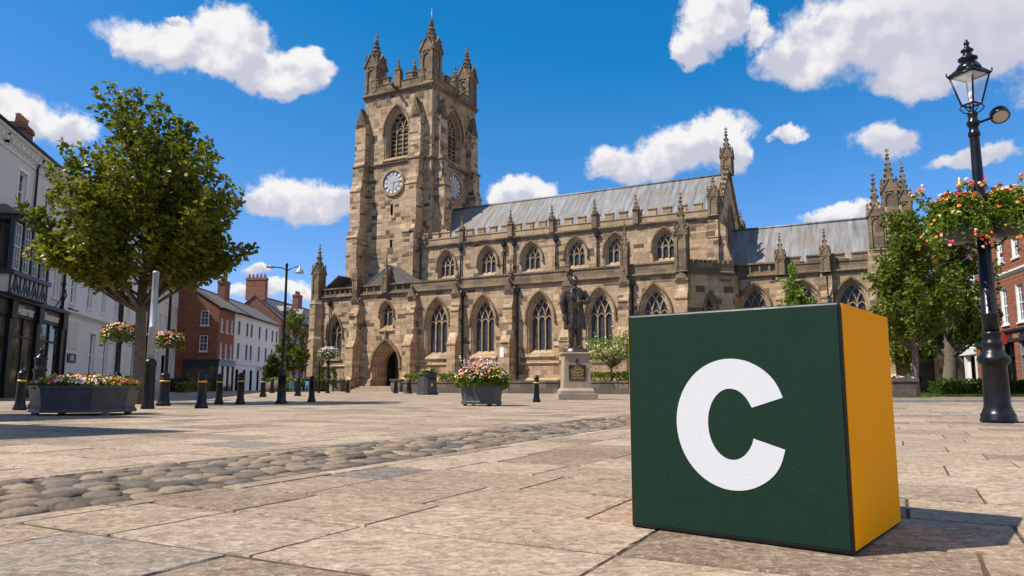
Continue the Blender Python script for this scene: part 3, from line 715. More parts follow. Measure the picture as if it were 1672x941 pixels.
    # porch sides between plinth and portal
    for a, b in ((-7.4, -7.07), (-3.63, -3.3)):
        m = MB(); m.profile(F0, [(-.02, -.1), (.3, -.1), (.3, 1.15), (.05, 1.3), (-.02, 1.3)], a, b); m.build('plinth_course', MAT['trim_stone'], ch)
    for k in range(4):
        m = MB(); m.fbox(F0, -7.9 - (3 - k) * .12, -3.1 + (3 - k) * .12, -.05, .14 * (k + 1), -1.65 if k == 3 else .35, 2.35 - k * .45)
        m.build('step', MAT['plinth_stone'], ch)
    for uc in (-9.9, -2.45):
        m = MB(); m.fbox(F0, uc - .55, uc + .55, -.1, 1.1, .3, 2.2); m.fbox(F0, uc - .62, uc + .62, 1.097, 1.25, .3, 2.3); m.build('step_pier', MAT['grey_stone'], ch)
    m = MB(); m.tube([F0.P(-8.5, .05, 2.2), F0.P(-8.5, .95, 2.2), F0.P(-8.35, 1.1, 2.05), F0.P(-8.3, 1.45, .5), F0.P(-8.3, 1.35, .25)], .04, 8); m.tube([F0.P(-8.35, .5, 1.0), F0.P(-8.33, 1.3, 1.0)], .035, 6)
    m.build('handrail', MAT['iron'], ch)
    m = MB(); m.fbox(F0, 8.72, 9.12, 3.2, 4.1, 1.305, 1.33); m.build('notice_board', MAT['paper_white'], ch)
    # porch roofs between aisle parapet and tower
    m = MB(); zr = 13.2
    m.hexa([(-9.2, .3, 10.6), (-5.5, .3, zr - .15), (-5.5, 4.3, zr - .15), (-9.2, 4.3, 10.6), (-9.2, .3, 10.75), (-5.5, .3, zr), (-5.5, 4.3, zr), (-9.2, 4.3, 10.75)])
    m.hexa([(-5.5, .3, zr - .15), (-1.8, .3, 10.6), (-1.8, 4.3, 10.6), (-5.5, 4.3, zr - .15), (-5.5, .3, zr), (-1.8, .3, 10.75), (-1.8, 4.3, 10.75), (-5.5, 4.3, zr)])
    m.add([(-9.2, .34, 10.6), (-1.8, .34, 10.6), (-5.5, .34, zr - .1)], [(0, 1, 2)])
    m.hexa([(-15, .3, 10.5), (-12.3, .3, 12.4), (-12.3, 6, 12.4), (-15, 6, 10.5), (-15, .3, 10.65), (-12.3, .3, 12.55), (-12.3, 6, 12.55), (-15, 6, 10.65)])
    m.build('porch_roof', MAT['slate'], ch)
    # ---- tower
    tx0, tx1, ty0, ty1 = -12.4, -2.95, 4.2, 13.6
    FT = Fr(tx0, ty0); FTR = Fr(tx1, ty0, 0, 1); TW = tx1 - tx0; TD = ty1 - ty0
    hf = gothic_window(ch, FT, -7.75 - tx0, 1.72, 26.2, 29.5, 2.9, 3, .75, True); hr = gothic_window(ch, FTR, TD / 2, 1.72, 26.2, 29.5, 2.9, 3, .75, True)
    def slit(u, z0, z1): return [(u - .16, z0), (u + .16, z0), (u + .16, z1), (u - .16, z1)]
    slits = [slit(-8.2 - tx0, 19.6, 20.9), slit(-8.2 - tx0, 15.9, 16.8)]
    m = MB(); m.panel(FT, [(0, 8), (TW, 8), (TW, 34.2), (0, 34.2)], [hf] + slits); m.panel(FTR, [(0, 8), (TD, 8), (TD, 34.2), (0, 34.2)], [hr])
    m.panel(Fr(tx0, ty1, 0, -1), [(0, 8), (TD, 8), (TD, 34.2), (0, 34.2)], []); m.panel(Fr(tx1, ty1, -1, 0), [(0, 8), (TW, 8), (TW, 34.2), (0, 34.2)], [])
    m.add([(tx0, ty0, 34.2), (tx1, ty0, 34.2), (tx1, ty1, 34.2), (tx0, ty1, 34.2)], [(0, 1, 2, 3)])
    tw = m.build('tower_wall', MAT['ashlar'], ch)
    for s_ in slits:
        m = MB(); m.fbox(FT, s_[0][0] - .1, s_[1][0] + .1, s_[0][1] - .1, s_[2][1] + .1, -.3, -.25); m.build('slit_opening', MAT['interior_dark'], ch)
    # lower stage is slightly broader, so a course marks the belfry floor
    for z, e, d, hh in ((25.75, .1, .22, .34), (34.3, .25, .34, .5)):
        m = MB()
        for fr, L in ((FT, TW), (FTR, TD), (Fr(tx0, ty1, 0, -1), TD)): cornice(m, fr, -e, L + e, z, d, hh)
        m.build('tower_course', MAT['weathered_stone'], ch)
    m = MB()
    for fr, L in ((FT, TW), (FTR, TD), (Fr(tx0, ty1, 0, -1), TD), (Fr(tx1, ty1, -1, 0), TW)):
        battlement(m, fr, 1.0, L - 1.0, 34.3, 35.15, 35.95, .4, 1.0, .75, .16)
        m.fbox(fr, L / 2 - .42, L / 2 + .42, 34.35, 36.4, -.35, .3)
    m.build('tower_parapet', MAT['weathered_stone'], ch)
    for fr, L in ((FT, TW), (FTR, TD)):
        x, y, _ = fr.P(L / 2, 0, 0); small_pinnacle(ch, x, y, 36.3, .55, .25, 1.2)
        g = MB(); q = [fr.P(L / 2, 34.4, .1), fr.P(L / 2, 34.3, .75), fr.P(L / 2, 34.55, 1.15)]; g.tube(q, [.26, .2, .14], 6); g.ball(q[2], .22, n=7, m=5)
        g.build('gargoyle', MAT['weathered_stone'], ch)
    for fr, L in ((Fr(tx0, ty1, 0, -1), TD), (Fr(tx1, ty1, -1, 0), TW)):
        x, y, _ = fr.P(L / 2, 0, 0); small_pinnacle(ch, x, y, 36.3, .55, .5, 1.8)
    for cx, cy in ((tx0 + .85, ty0 + .75), (tx1 - .75, ty0 + .75), (tx1 - .75, ty1 - .8), (tx0 + .85, ty1 - .8)):
        big = cx > -6 and cy < 8
        pinnacle(ch, cx, cy, 34.3, 1.65, 3.6 if not big else 4.0, 3.5 if not big else 3.6, True, not big, 6)
    m = MB(); m.tube([(tx1 - .75, ty0 + .75, 41.6), (tx1 - .75, ty0 + .75, 43.6)], [.06, .025], 6); m.build('lightning_rod', MAT['grey_steel'], ch)
    # tower buttresses, with gablet heads under the cornice
    bp = [(8, 1.75), (17.2, 1.75), (18.2, 1.35), (22.6, 1.35), (23.7, 1.0), (25.6, 1.0), (26.1, .72), (30.4, .72)]
    for fr, us in ((FT, (.0, TW - 1.75)), (FTR, (1.35, TD - 1.3)), (Fr(tx0, ty1, 0, -1), (.9, TD - 1.2))):
        for uc in us:
            w = 1.5; m = MB(); buttress(m, fr, uc, w, bp); m.fbox(fr, uc - w * .56, uc + w * .56, 17.08, 17.22, 0, 1.84); m.fbox(fr, uc - w * .56, uc + w * .56, 22.5, 22.64, 0, 1.42); m.fbox(fr, uc - w * .57, uc + w * .57, 25.5, 25.7, 0, 1.1); b = m.build('buttress', MAT['ashlar'], ch)
            m = MB(); m.plate(fr, [(uc - w * .5, 30.35), (uc + w * .5, 30.35), (uc, 32.6)], 0, .78); m.plate(fr, [(uc - w * .3, 30.55), (uc + w * .3, 30.55), (uc, 31.8)], .78, .86)
            x, y, _ = fr.P(uc, 0, .45); crocket_spire(m, x, y, 30.8, .42, 1.9, 4, 3, False)
            m.build('gablet', MAT['weathered_stone'], b)
    # clocks
    for fr, uc in ((FT, -8.05 - tx0), (FTR, TD / 2)):
        def disc(m, r0, r1, d0, d1, n=40):
            rings = []
            for r, d in ((r0, d0), (r0, d1), (r1, d1), (r1, d0)): rings.append([fr.P(uc + r * math.cos(2 * math.pi * i / n), 23.35 + r * math.sin(2 * math.pi * i / n), d) for i in range(n)])
            m.loft(rings, True)
        m = MB(); disc(m, 1.36, 1.56, 0.004, .2); disc(m, 1.3, 1.37, .004, .12); ring = m.build('clock', MAT['trim_stone'], ch)
        def round_(m, r, d, n=40): m.plate(fr, [(uc + r * math.cos(2 * math.pi * i / n), 23.35 + r * math.sin(2 * math.pi * i / n)) for i in range(n)], .0, d)
        m = MB(); round_(m, 1.33, .06); m.build('clock_face', MAT['clock_white'], ring)
        m = MB(); round_(m, .78, .075); m.build('clock_centre', MAT['clock_grey'], ring)
        m = MB()
        for k in range(12):
            a = math.pi * k / 6; c_, s_ = math.cos(a), math.sin(a); nb = (3, 2, 3, 2, 2, 3, 1, 3, 2, 2, 3, 3)[k]
            for j in range(nb):
                off = (j - (nb - 1) / 2) * .085
                m.ribbon(fr, [(uc + .9 * c_ - off * s_, 23.35 + .9 * s_ + off * c_), (uc + 1.24 * c_ - off * s_, 23.35 + 1.24 * s_ + off * c_)], .04 if nb > 1 else .07, .06, .078)
        disc(m, .86, .895, .06, .079); disc(m, 1.245, 1.275, .06, .079)      # minute tracks that tie the numerals together
        m.build('numerals', MAT['black_paint'], ring)
        m = MB(); m.ribbon(fr, [(uc - .3, 23.38), (uc + 1.12, 23.48)], .09, .08, .11); m.ribbon(fr, [(uc + .05, 23.6), (uc - .02, 22.7)], .13, .09, .12); round_(m, .14, .14, 12)
        m.build('clock_hands', MAT['gold'], ring)
    # ---- clerestory and nave roof
    FC = Fr(-3.6, 3.6); CLs = -3.6; CL = 28.0 + 3.6
    holes = [gothic_window(ch, FC, x - CLs, 1.12, 11.75, 13.1, 1.75, 3, .4) for x in (-.43, 4.57, 9.6, 14.35, 18.4, 23.1)]
    m = MB(); m.panel(FC, [(0, 8), (CL, 8), (CL, 15.4), (0, 15.4)], holes); 
    FG = Fr(28, 3.6, 0, 1); GW = 10.6; ga = 20.9
    hg = gothic_window(ch, FG, GW / 2, 1.5, 11.2, 14.6, 2.8, 3, .5)
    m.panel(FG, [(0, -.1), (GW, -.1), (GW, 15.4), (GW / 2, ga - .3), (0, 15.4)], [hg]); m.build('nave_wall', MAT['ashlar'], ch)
    m = MB(); cornice(m, FC, 0, CL + .1, 15.55, .24, .4); m.build('nave_cornice', MAT['weathered_stone'], ch)
    m = MB(); cornice(m, FC, 0, CL, 11.55, .1, .18); m.build('string_course', MAT['weathered_stone'], ch)
    m = MB(); battlement(m, FC, 0, CL, 15.55, 16.1, 16.75, .35, .8, .62, .05); m.build('nave_parapet', MAT['trim_stone'], ch)
    for x in (1.55, 7.3, 11.9, 16.4, 20.5): small_pinnacle(ch, x, 3.5, 15.5, .5, 1.3, 1.3)
    small_pinnacle(ch, -3.2, 3.5, 15.5, .45, .7, 1.0)
    pinnacle(ch, 27.6, 3.7, 15.5, .8, 1.8, 1.7, rows=3); pinnacle(ch, 28.0, 14.1, 15.3, .7, 1.0, 1.6, rows=3); small_pinnacle(ch, 28.0, 4.9, 16.6, .45, .9, 1.1)
    for x in (1.4, 6.5, 7.7, 12.3, 16.6): downpipe(ch, FC, x + 3.6, 11.6, 14.7)
    for x in (3.95, 9.95, 21.2, -12.95): downpipe(ch, F0, x, .8, 9.3)
    m = MB(); RZ, RY = 20.5, 8.9
    def roof(m, x0, x1, ya, za, yr, zr, yb):
        t = .12
        m.hexa([(x0, ya, za), (x1, ya, za), (x1, yr, zr), (x0, yr, zr), (x0, ya, za + t), (x1, ya, za + t), (x1, yr, zr + t), (x0, yr, zr + t)])
        m.hexa([(x0, yr, zr + .001), (x1, yr, zr + .001), (x1, yb, za), (x0, yb, za), (x0, yr, zr + t), (x1, yr, zr + t), (x1, yb, za + t), (x0, yb, za + t)])
        x = x0 + .35; k = (zr - za) / (yr - ya)
        while x < x1 - .1:
            w = .03
            m.hexa([(x - w, ya, za + t - .01), (x + w, ya, za + t - .01), (x + w, yr, zr + t - .01), (x - w, yr, zr + t - .01), (x - w, ya, za + t + .03), (x + w, ya, za + t + .03), (x + w, yr, zr + t + .03), (x - w, yr, zr + t + .03)])
            x += .62
        m.tube([(x0, yr, zr + t + .03), (x1, yr, zr + t + .03)], .13, 8)
    roof(m, -3.0, 27.75, 4.0, 15.7, RY, RZ, 13.8); m.build('nave_roof', MAT['lead'], ch)
    m = MB()                                                      # gable coping with crockets
    for sgn in (-1, 1):
        pts = [(GW / 2 + sgn * GW / 2, 15.6), (GW / 2, ga + .25)]
        m.ribbon(FG, pts, .5, -.45, .14)
        for k in range(1, 9):
            f = k / 9; u = pts[0][0] + (pts[1][0] - pts[0][0]) * f; z = pts[0][1] + (pts[1][1] - pts[0][1]) * f + .3
            x, y, _ = FG.P(u, 0, -.1); m.taper(x, y, z - .1, z + .22, .1, .1, .2, .2); m.taper(x, y, z + .22, z + .36, .2, .2, .06, .06)
    m.build('gable_coping', MAT['weathered_stone'], ch)
    pinnacle(ch, 27.9, 8.9, 20.6, .95, 1.7, 2.6, rows=5)
    m = MB(); buttress(m, FG, GW - .4, .9, [(-.1, 1.0), (11.5, 1.0), (12.8, .6), (14.4, .6)]); m.build('buttress', MAT['ashlar'], ch)
    m = MB(); buttress(m, FG, .3, .9, [(-.1, 1.0), (11.5, 1.0), (12.8, .6), (14.4, .6)]); buttress(m, FC, CL - .45, .9, [(8, .5), (13.6, .5), (14.2, .3), (15, .3)]); m.build('buttress', MAT['ashlar'], ch)
    # aisle lean-to roof
    m = MB(); m.hexa([(-1.8, .3, 10.5), (26.2, .3, 10.5), (28, 3.6, 11.3), (-1.8, 3.6, 11.3), (-1.8, .3, 10.6), (26.2, .3, 10.6), (28, 3.6, 11.4), (-1.8, 3.6, 11.4)])
    m.add([(26.2, .3, 10.55), (29.2, 2.7, 10.55), (28, 3.6, 11.35)], [(0, 1, 2)]); m.build('aisle_roof', MAT['lead'], ch)
    # ---- chancel
    FH = Fr(28, 5.0); HL = 13.0
    holes = [gothic_window(ch, FH, x - 28, 1.3, 3.6, 7.2, 2.2, 3) for x in (30.5, 34.55, 38.25)]
    m = MB(); m.panel(FH, [(0, -.1), (HL, -.1), (HL, 10.1), (0, 10.1)], holes); FE = Fr(41, 5.0, 0, 1); EW = 8.4
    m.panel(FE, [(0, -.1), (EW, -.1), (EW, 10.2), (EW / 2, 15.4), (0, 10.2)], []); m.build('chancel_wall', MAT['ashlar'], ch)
    m = MB(); cornice(m, FH, 0, HL, 10.2, .22, .36); pierced_parapet(m, FH, .6, 4.7, 10.24, 11.25, step=.7); battlement(m, FH, 5.2, HL - 1.4, 10.24, 10.85, 11.45, .35, 1.0, .55, .03)
    q = MB(); q.profile(FH, [(-.02, -.1), (.3, -.1), (.3, 1.1), (.05, 1.3), (-.02, 1.3)], 0, HL); q.build('plinth_course', MAT['trim_stone'], ch)
    m.build('chancel_parapet', MAT['weathered_stone'], ch)
    for x in (32.85, 36.4):
        m = MB(); buttress(m, FH, x - 28, .9, std); m.build('buttress', MAT['ashlar'], ch); pinnacle(ch, x, 4.75, 10.0, .7, 1.4, 2.0, rows=4)
    downpipe(ch, FH, 36.4 - 28 + .1, .6, 9.6, .95)
    m = MB(); roof(m, 28.02, 40.3, 5.35, 10.8, 9.2, 15.0, 13.0); m.build('chancel_roof', MAT['lead'], ch)
    m = MB(); buttress(m, Fr(39.6, 5.0), .75, 1.5, [(-.1, 1.4), (1.2, 1.4), (1.5, 1.1), (5.5, 1.1), (6.5, .7), (9.6, .7)])
    m.taper(40.35, 5.2, 9.6, 11.6, .8, .8, .7, .7); buttress(m, FE, .6, 1.4, [(-.1, 1.6), (1.2, 1.6), (1.5, 1.3), (5.5, 1.3), (6.5, .8), (10, .8)])
    m.taper(41.5, 9.1, 0, 15.8, 1.0, 1.0, .85, .85); m.taper(42.6, 12.0, 0, 15.6, .95, .95, .8, .8)
    m.box(40.8, 44.2, 10.5, 13.3, -.1, 9.5); m.build('stair_turret', MAT['ashlar'], ch)
    pinnacle(ch, 40.35, 5.0, 11.5, 1.05, 2.9, 3.2, rows=5); pinnacle(ch, 41.5, 9.1, 15.7, 1.15, 1.6, 3.4, rows=6); pinnacle(ch, 42.6, 12.0, 15.5, 1.1, 1.4, 3.3, rows=6)
    # low vestry in the shade beyond the east end
    m = MB(); m.box(43.9, 49.0, 9.0, 15.0, -.1, 3.6); m.build('vestry_wall', MAT['ashlar'], ch)
    m = MB(); m.hexa([(43.8, 8.7, 3.6), (49.2, 8.7, 3.6), (49.2, 15.3, 3.6), (43.8, 15.3, 3.6), (43.8, 11.9, 4.9), (49.2, 11.9, 4.9), (49.2, 12.1, 4.9), (43.8, 12.1, 4.9)]); m.build('vestry_roof', MAT['slate'], ch)
    return ch
church()
# ------------------------------------------------------------ houses
def rect(u0, u1, z0, z1): return [(u0, z0), (u1, z0), (u1, z1), (u0, z1)]
def sash(parent, fr, u, z0, z1, w, cols=2, rows=4, inset=.14, frame='white_paint', sill=True, blind=None, fw=.06, glass='window_glass', surround=0):
    h = w / 2; m = MB()
    for a, b in ((u - h, u - h + fw), (u + h - fw, u + h)): m.fbox(fr, a, b, z0, z1, -inset - .08, -inset)
    m.fbox(fr, u - h + fw, u + h - fw, z0, z0 + fw * 1.3, -inset - .08, -inset); m.fbox(fr, u - h + fw, u + h - fw, z1 - fw, z1, -inset - .08, -inset)
    zm = (z0 + z1) / 2; m.fbox(fr, u - h + fw, u + h - fw, zm - fw * .45, zm + fw * .45, -inset - .085, -inset + .012)
    b = fw * .42
    for k in range(1, cols): x = u - h + w * k / cols; m.fbox(fr, x - b / 2, x + b / 2, z0 + fw, z1 - fw, -inset - .07, -inset - .012)
    for k in range(1, rows):
        z = z0 + (z1 - z0) * k / rows
        if abs(z - zm) > .05: m.fbox(fr, u - h + fw, u + h - fw, z - b / 2, z + b / 2, -inset - .068, -inset - .014)
    # reveal
    o = rect(u - h, u + h, z0, z1); m.loft([[fr.P(a, z, d) for a, z in o] for d in (0, -inset - .1)], True)
    if surround:
        s_ = surround
        m.fbox(fr, u - h - s_, u - h, z0, z1, 0.002, .05); m.fbox(fr, u + h, u + h + s_, z0, z1, 0.002, .05); m.fbox(fr, u - h - s_ * 1.3, u + h + s_ * 1.3, z1, z1 + s_ * 1.3, 0.002, .08)
    win = m.build('window', MAT[frame], parent)
    g = MB(); g.fbox(fr, u - h, u + h, z0, z1, -inset - .1, -inset - .05); g.build('glass', MAT[glass], win)
    if sill:
        s_ = MB(); s_.profile(fr, [(-.02, z0 - .12), (.1, z0 - .12), (.1, z0 - .03), (-.02, z0 + .001)], u - h - .1, u + h + .1); s_.build('sill', MAT[frame if frame == 'white_paint' else 'white_paint'], win)
    return o
def chimney(parent, x, y, z0, z1, w, d, pots, mat='red_brick'):
    m = MB(); m.box(x - w / 2, x + w / 2, y - d / 2, y + d / 2, z0, z1 - .35); m.box(x - w / 2 - .07, x + w / 2 + .07, y - d / 2 - .07, y + d / 2 + .07, z1 - .352, z1 - .12)
    m.box(x - w / 2 - .02, x + w / 2 + .02, y - d / 2 - .02, y + d / 2 + .02, z1 - .122, z1)
    c = m.build('chimney', MAT[mat], parent); along = w >= d
    for k in range(pots):
        f = (k + .5) / pots - .5; px, py = (x + f * w, y) if along else (x, y + f * d)
        p = MB(); p.lathe([(.17, z1 - .02), (.13, z1 + .45), (.17, z1 + .5), (.17, z1 + .58), (.11, z1 + .58)], px, py, 10); p.build('chimney_pot', MAT['chimney_pot'], c)
def house(name, P, ang, L, D, eave, roofh, wall, roof, label, cat='house', wins=(), holes=(), group=None, dormer=False, gable=True, sashk={}, ends=True):
    """facade runs from P along ang; outward is to the right"""
    h = thing(name, (P[0], P[1], 0), ang, label, cat, group); fr = Fr(0, 0)
    hs = [list(x) for x in holes]
    for w in wins:
        kw = dict(sashk); kw.update(w[4] if len(w) > 4 else {}); hs.append(sash(h, fr, *w[:4], **kw))
    m = MB(); m.panel(fr, rect(0, L, -.1, eave), hs)
    m.panel(Fr(L, 0, 0, 1), [(0, -.1), (D, -.1), (D, eave), (D / 2, eave + roofh), (0, eave)] if gable else rect(0, D, -.1, eave), [])
    m.panel(Fr(0, D, 0, -1), [(0, -.1), (D, -.1), (D, eave), (D / 2, eave + roofh), (0, eave)] if gable else rect(0, D, -.1, eave), [])
    m.panel(Fr(L, D, -1, 0), rect(0, L, -.1, eave), [])
    m.build('wall', MAT[wall], h)
    if roofh:
        m = MB(); e = .12; t = .14; o = .32; k = roofh / (D / 2)
        m.hexa([(-e, -o, eave - o * k + .2), (L + e, -o, eave - o * k + .2), (L + e, D / 2, eave + roofh + .08), (-e, D / 2, eave + roofh + .08), (-e, -o, eave - o * k + .2 + t), (L + e, -o, eave - o * k + .2 + t), (L + e, D / 2, eave + roofh + .08 + t), (-e, D / 2, eave + roofh + .08 + t)])
        m.hexa([(-e, D / 2, eave + roofh + .079), (L + e, D / 2, eave + roofh + .079), (L + e, D + o, eave - o * k + .2), (-e, D + o, eave - o * k + .2), (-e, D / 2, eave + roofh + .08 + t), (L + e, D / 2, eave + roofh + .08 + t), (L + e, D + o, eave - o * k + .2 + t), (-e, D + o, eave - o * k + .2 + t)])
        m.tube([(-e, D / 2, eave + roofh + .08 + t), (L + e, D / 2, eave + roofh + .08 + t)], .11, 6)
        r = m.build('roof', MAT[roof], h)
    m = MB(); m.tube([(-.1, -.38, eave + .02), (L + .1, -.38, eave + .02)], .09, 6); m.build('gutter', MAT['black_paint'], h)
    return h
def eaves_cornice(h, L, eave, mat, mod=True, d=.34):
    fr = Fr(0, 0); m = MB(); cornice(m, fr, 0, L, eave, d, .45); m.fbox(fr, 0, L, eave - .95, eave - .85, .004, .07)
    c = m.build('cornice', MAT[mat], h)
    if mod:
        m = MB(); x = .3
        while x < L - .2: m.fbox(fr, x, x + .2, eave - .62, eave - .42, .004, .26); x += .62
        m.build('modillions', MAT[mat], c)['kind'] = 'stuff'
def text_mesh(name, s, size, mat, parent, loc, rot, ext=.01, font_w=1.0, sx=1.0):
    cu = bpy.data.curves.new(name, 'FONT'); cu.body = s; cu.size = size; cu.extrude = ext; cu.align_x = 'CENTER'; cu.align_y = 'CENTER'; cu.offset = .006 * font_w
    tmp = bpy.data.objects.new(name, cu); COL.objects.link(tmp); bpy.context.view_layer.update()
    dg = bpy.context.evaluated_depsgraph_get(); me = bpy.data.meshes.new_from_object(tmp.evaluated_get(dg)); bpy.data.objects.remove(tmp)
    me.materials.clear(); me.materials.append(MAT[mat]); o = bpy.data.objects.new(name, me); COL.objects.link(o)
    o.parent = parent; o.location = loc; o.rotation_euler = rot; o.scale = (sx, 1, 1); return o

# --- left terrace (facade frame: x away from the camera, outwards to the right)
LP = Vector((-25.3006, 36.7158)); LD = Vector((-.2508, .968)).normalized(); LA = math.atan2(LD.y, LD.x)
def lp(t): q = LP + LD * t; return (q.x, q.y)
def left_terrace():
    fr = Fr(0, 0); S = 9.0     # house 1 starts at t=-9
    L = S + 7.45
    wins = [(S + t, 9.6, 11.55, 1.05, 3, 4) for t in (-3.4, .35, 4.05)]
    wins = [(a, b, c, d, dict(cols=2, rows=4)) for a, b, c, d, _, _ in wins] + [(S + 4.3, 5.75, 7.75, 1.0, dict(cols=2, rows=4)), (S + 6.4, 5.75, 7.75, .9, dict(cols=2, rows=4))]
    h = house('white_house', lp(-S), LA, L, 9, 13.1, 3.0, 'white_stucco', 'slate', 'white rendered house with a black half timbered shopfront and a dark framed bay window', 'house', wins, sashk=dict(surround=.12))
    eaves_cornice(h, L, 13.1, 'white_paint_wall')
    chimney(h, .8, 3.6, 13.6, 17.4, .9, 1.7, 4)
    m = MB(); m.fbox(fr, S - 2.2, S - 2.1, 12.4, 12.9, .02, .2); m.tube([fr.P(S + 1.9, 9.0, .12), fr.P(S + 1.9, 12.3, .12), fr.P(S + 2.2, 12.8, .3)], .06, 6); m.build('drainpipe', MAT['black_paint'], h)
    m = MB(); m.tube([fr.P(S + 7.36, .1, .16), fr.P(S + 7.36, 12.8, .16)], .09, 8)
    for z in (2.2, 4.4, 6.6, 8.8, 11): m.tube([fr.P(S + 7.36, z, .16), fr.P(S + 7.36, z + .12, .16)], .13, 8)
    m.build('drainpipe', MAT['black_paint'], h)
    # bay window
    a, b = S - 2.3, S + 2.55; d = .85; m = MB()
    m.fbox(fr, a, b, 5.0, 5.95, 0, d - .06); m.build('bay_apron', MAT['white_stucco'], h); bay = MB()
    bay.fbox(fr, a - .12, b + .12, 5.9, 6.12, 0, d + .14); bay.fbox(fr, a - .1, b + .1, 8.55, 8.8, 0, d + .1)
    nb = 4; bw = (b - a) / nb
    for k in range(nb + 1): bay.fbox(fr, a + bw * k - .09, a + bw * k + .09, 6.119, 8.551, d - .2, d)
    for x in (a + .001, b - .15): bay.fbox(fr, x, x + .149, 6.119, 8.551, 0, .16)
    for k in range(9):                                   # timber bracing under the bay
        x = a + (b - a) * k / 8; bay.fbox(fr, x - .06, x + .06, 5.0, 5.9, d - .06, d + .01)
    for k in range(4):
        x0 = a + bw * k; bay.ribbon(fr, [(x0 + .1, 5.05), (x0 + bw * .3, 5.3), (x0 + bw * .5, 5.85)], .1, d - .055, d + .014); bay.ribbon(fr, [(x0 + bw * .95, 5.05), (x0 + bw * .75, 5.3), (x0 + bw * .52, 5.85)], .1, d - .055, d + .016)
    bay.fbox(fr, a, b, 4.95, 5.06, 0, d + .05)
    bayo = bay.build('bay_frame', MAT['dark_blue_paint'], h)
    for k in range(nb): sash(bayo, Fr(*fr.P(a + bw * k, 0, d - .1)[:2]), bw / 2, 6.16, 8.5, bw - .2, 3, 4, .0, sill=False, fw=.07)
    fs = Fr(*fr.P(b, 0, d - .16)[:2], 0, 1); sash(bayo, fs, .3, 6.16, 8.5, .5, 2, 4, .0, sill=False)
    m = MB(); q = lambda u, z, dd: fr.P(u, z, dd)
    m.hexa([q(a - .35, 8.8, d + .4), q(b + .35, 8.8, d + .4), q(b + .35, 8.8, -.02), q(a - .35, 8.8, -.02), q(a + .3, 9.35, .25), q(b - .3, 9.35, .25), q(b - .3, 9.35, -.02), q(a + .3, 9.35, -.02)]); m.build('bay_roof', MAT['slate'], h)
    # shopfront
    a, b, d = S - 8.6, S + 7.0, .5; m = MB()
    m.fbox(fr, a, b, 4.02, 4.8, 0, d - .06); m.fbox(fr, a - .15, b + .2, 4.8, 4.95, 0, d + .16); m.fbox(fr, a - .1, b + .12, 4.95, 5.04, 0, d + .06); m.fbox(fr, a, b, .0, .62, 0, d - .1)
    piers = [S - 8.45, S - 4.4, S - .75, S + 2.9, S + 6.75]
    for x in piers: m.fbox(fr, x - .26, x + .26, 0, 4.03, 0, d); m.fbox(fr, x - .33, x + .33, 3.9, 4.9, 0, d + .1); m.fbox(fr, x - .32, x + .32, 0, .4, 0, d + .05)
    m.build('shopfront', MAT['black_paint'], h)
    for i in range(4):
        x0, x1 = piers[i] + .26, piers[i + 1] - .26; f2 = Fr(*fr.P(0, 0, d - .14)[:2])
        wm = MB(); n = 2
        for k in range(n + 1): xx = x0 + (x1 - x0) * k / n; wm.fbox(f2, xx - .06, xx + .06, .62, 4.02, -.06, .03)
        wm.fbox(f2, x0, x1, 3.0, 3.1, -.06, .025); wm.fbox(f2, x0, x1, .6, .74, -.06, .04); w = wm.build('shop_window', MAT['black_paint'], h)
        g = MB(); g.fbox(f2, x0, x1, .62, 4.02, -.1, -.05); g.build('glass', MAT['shop_glass'], w)
    for s_, u, sz in (('Alderrear', S + 1.05, .68), ('Statedmoor', S + 4.85, .6)):
        text_mesh('sign_lettering', s_, sz, 'shop_cream', h, fr.P(u, 4.4, d - .05), (R(90), 0, 0), .015, 2.5, .8)
    m = MB(); m.tube([fr.P(S + 7.05, 5.1, .1), fr.P(S + 6.8, 5.9, .5), fr.P(S + 5.6, 6.1, .8)], .035, 6); m.tube([fr.P(S + 6.2, 5.1, .1), fr.P(S + 5.9, 5.6, .5), fr.P(S + 5.5, 6.1, .8)], .03, 6); m.build('bracket', MAT['iron'], h)
    # house 2: long white house with tall ground floor sashes
    T0, T1 = 7.5, 31.0; L = T1 - T0
    w2 = []
    for t in (14.4, 17.7, 21.5, 28.3): w2.append((t - T0, 1.25, 4.15, 1.25, dict(cols=2, rows=4)))
    for t in (9.6, 13.0, 16.4, 19.8, 23.4, 27.0): w2.append((t - T0, 5.75, 7.8, 1.1, dict(cols=2, rows=4))); w2.append((t - T0, 9.4, 11.2, 1.1, dict(cols=2, rows=4)))
    dh = rect(25 - T0 - .75, 25 - T0 + .75, 0, 4.2)
    h2 = house('white_house', lp(T0), LA, L, 9, 12.7, 2.8, 'white_paint_wall', 'slate', 'long white stuccoed house behind the big tree with tall sash windows and a string course', 'house', w2, [dh], sashk=dict(surround=.14))
    eaves_cornice(h2, L, 12.7, 'white_paint_wall'); fr = Fr(0, 0)
    m = MB(); cornice(m, fr, 0, L, 5.25, .28, .35); m.build('string_course', MAT['white_paint_wall'], h2)
    m = MB(); m.fbox(fr, 25 - T0 - .75, 25 - T0 + .75, 0, 4.2, -.4, -.3); m.build('door', MAT['black_paint'], h2)
    m = MB()
    for sx in (-1, 1): m.fbox(fr, 25 - T0 + sx * .95 - .16, 25 - T0 + sx * .95 + .16, 0, 4.4, .004, .3)
    m.fbox(fr, 25 - T0 - 1.3, 25 - T0 + 1.3, 4.4, 4.75, .004, .5); m.build('door_surround', MAT['white_paint'], h2)
    chimney(h2, .8, 3.2, 13.4, 16.6, 1.6, .8, 4, 'brown_brick'); chimney(h2, 15, 3.4, 13.4, 16.8, .9, 1.6, 4)
    m = MB(); m.fbox(fr, 1.7, 3.7, 2.9, 4.6, .004, .05); m.build('blank_panel', MAT['cream_stucco'], h2)
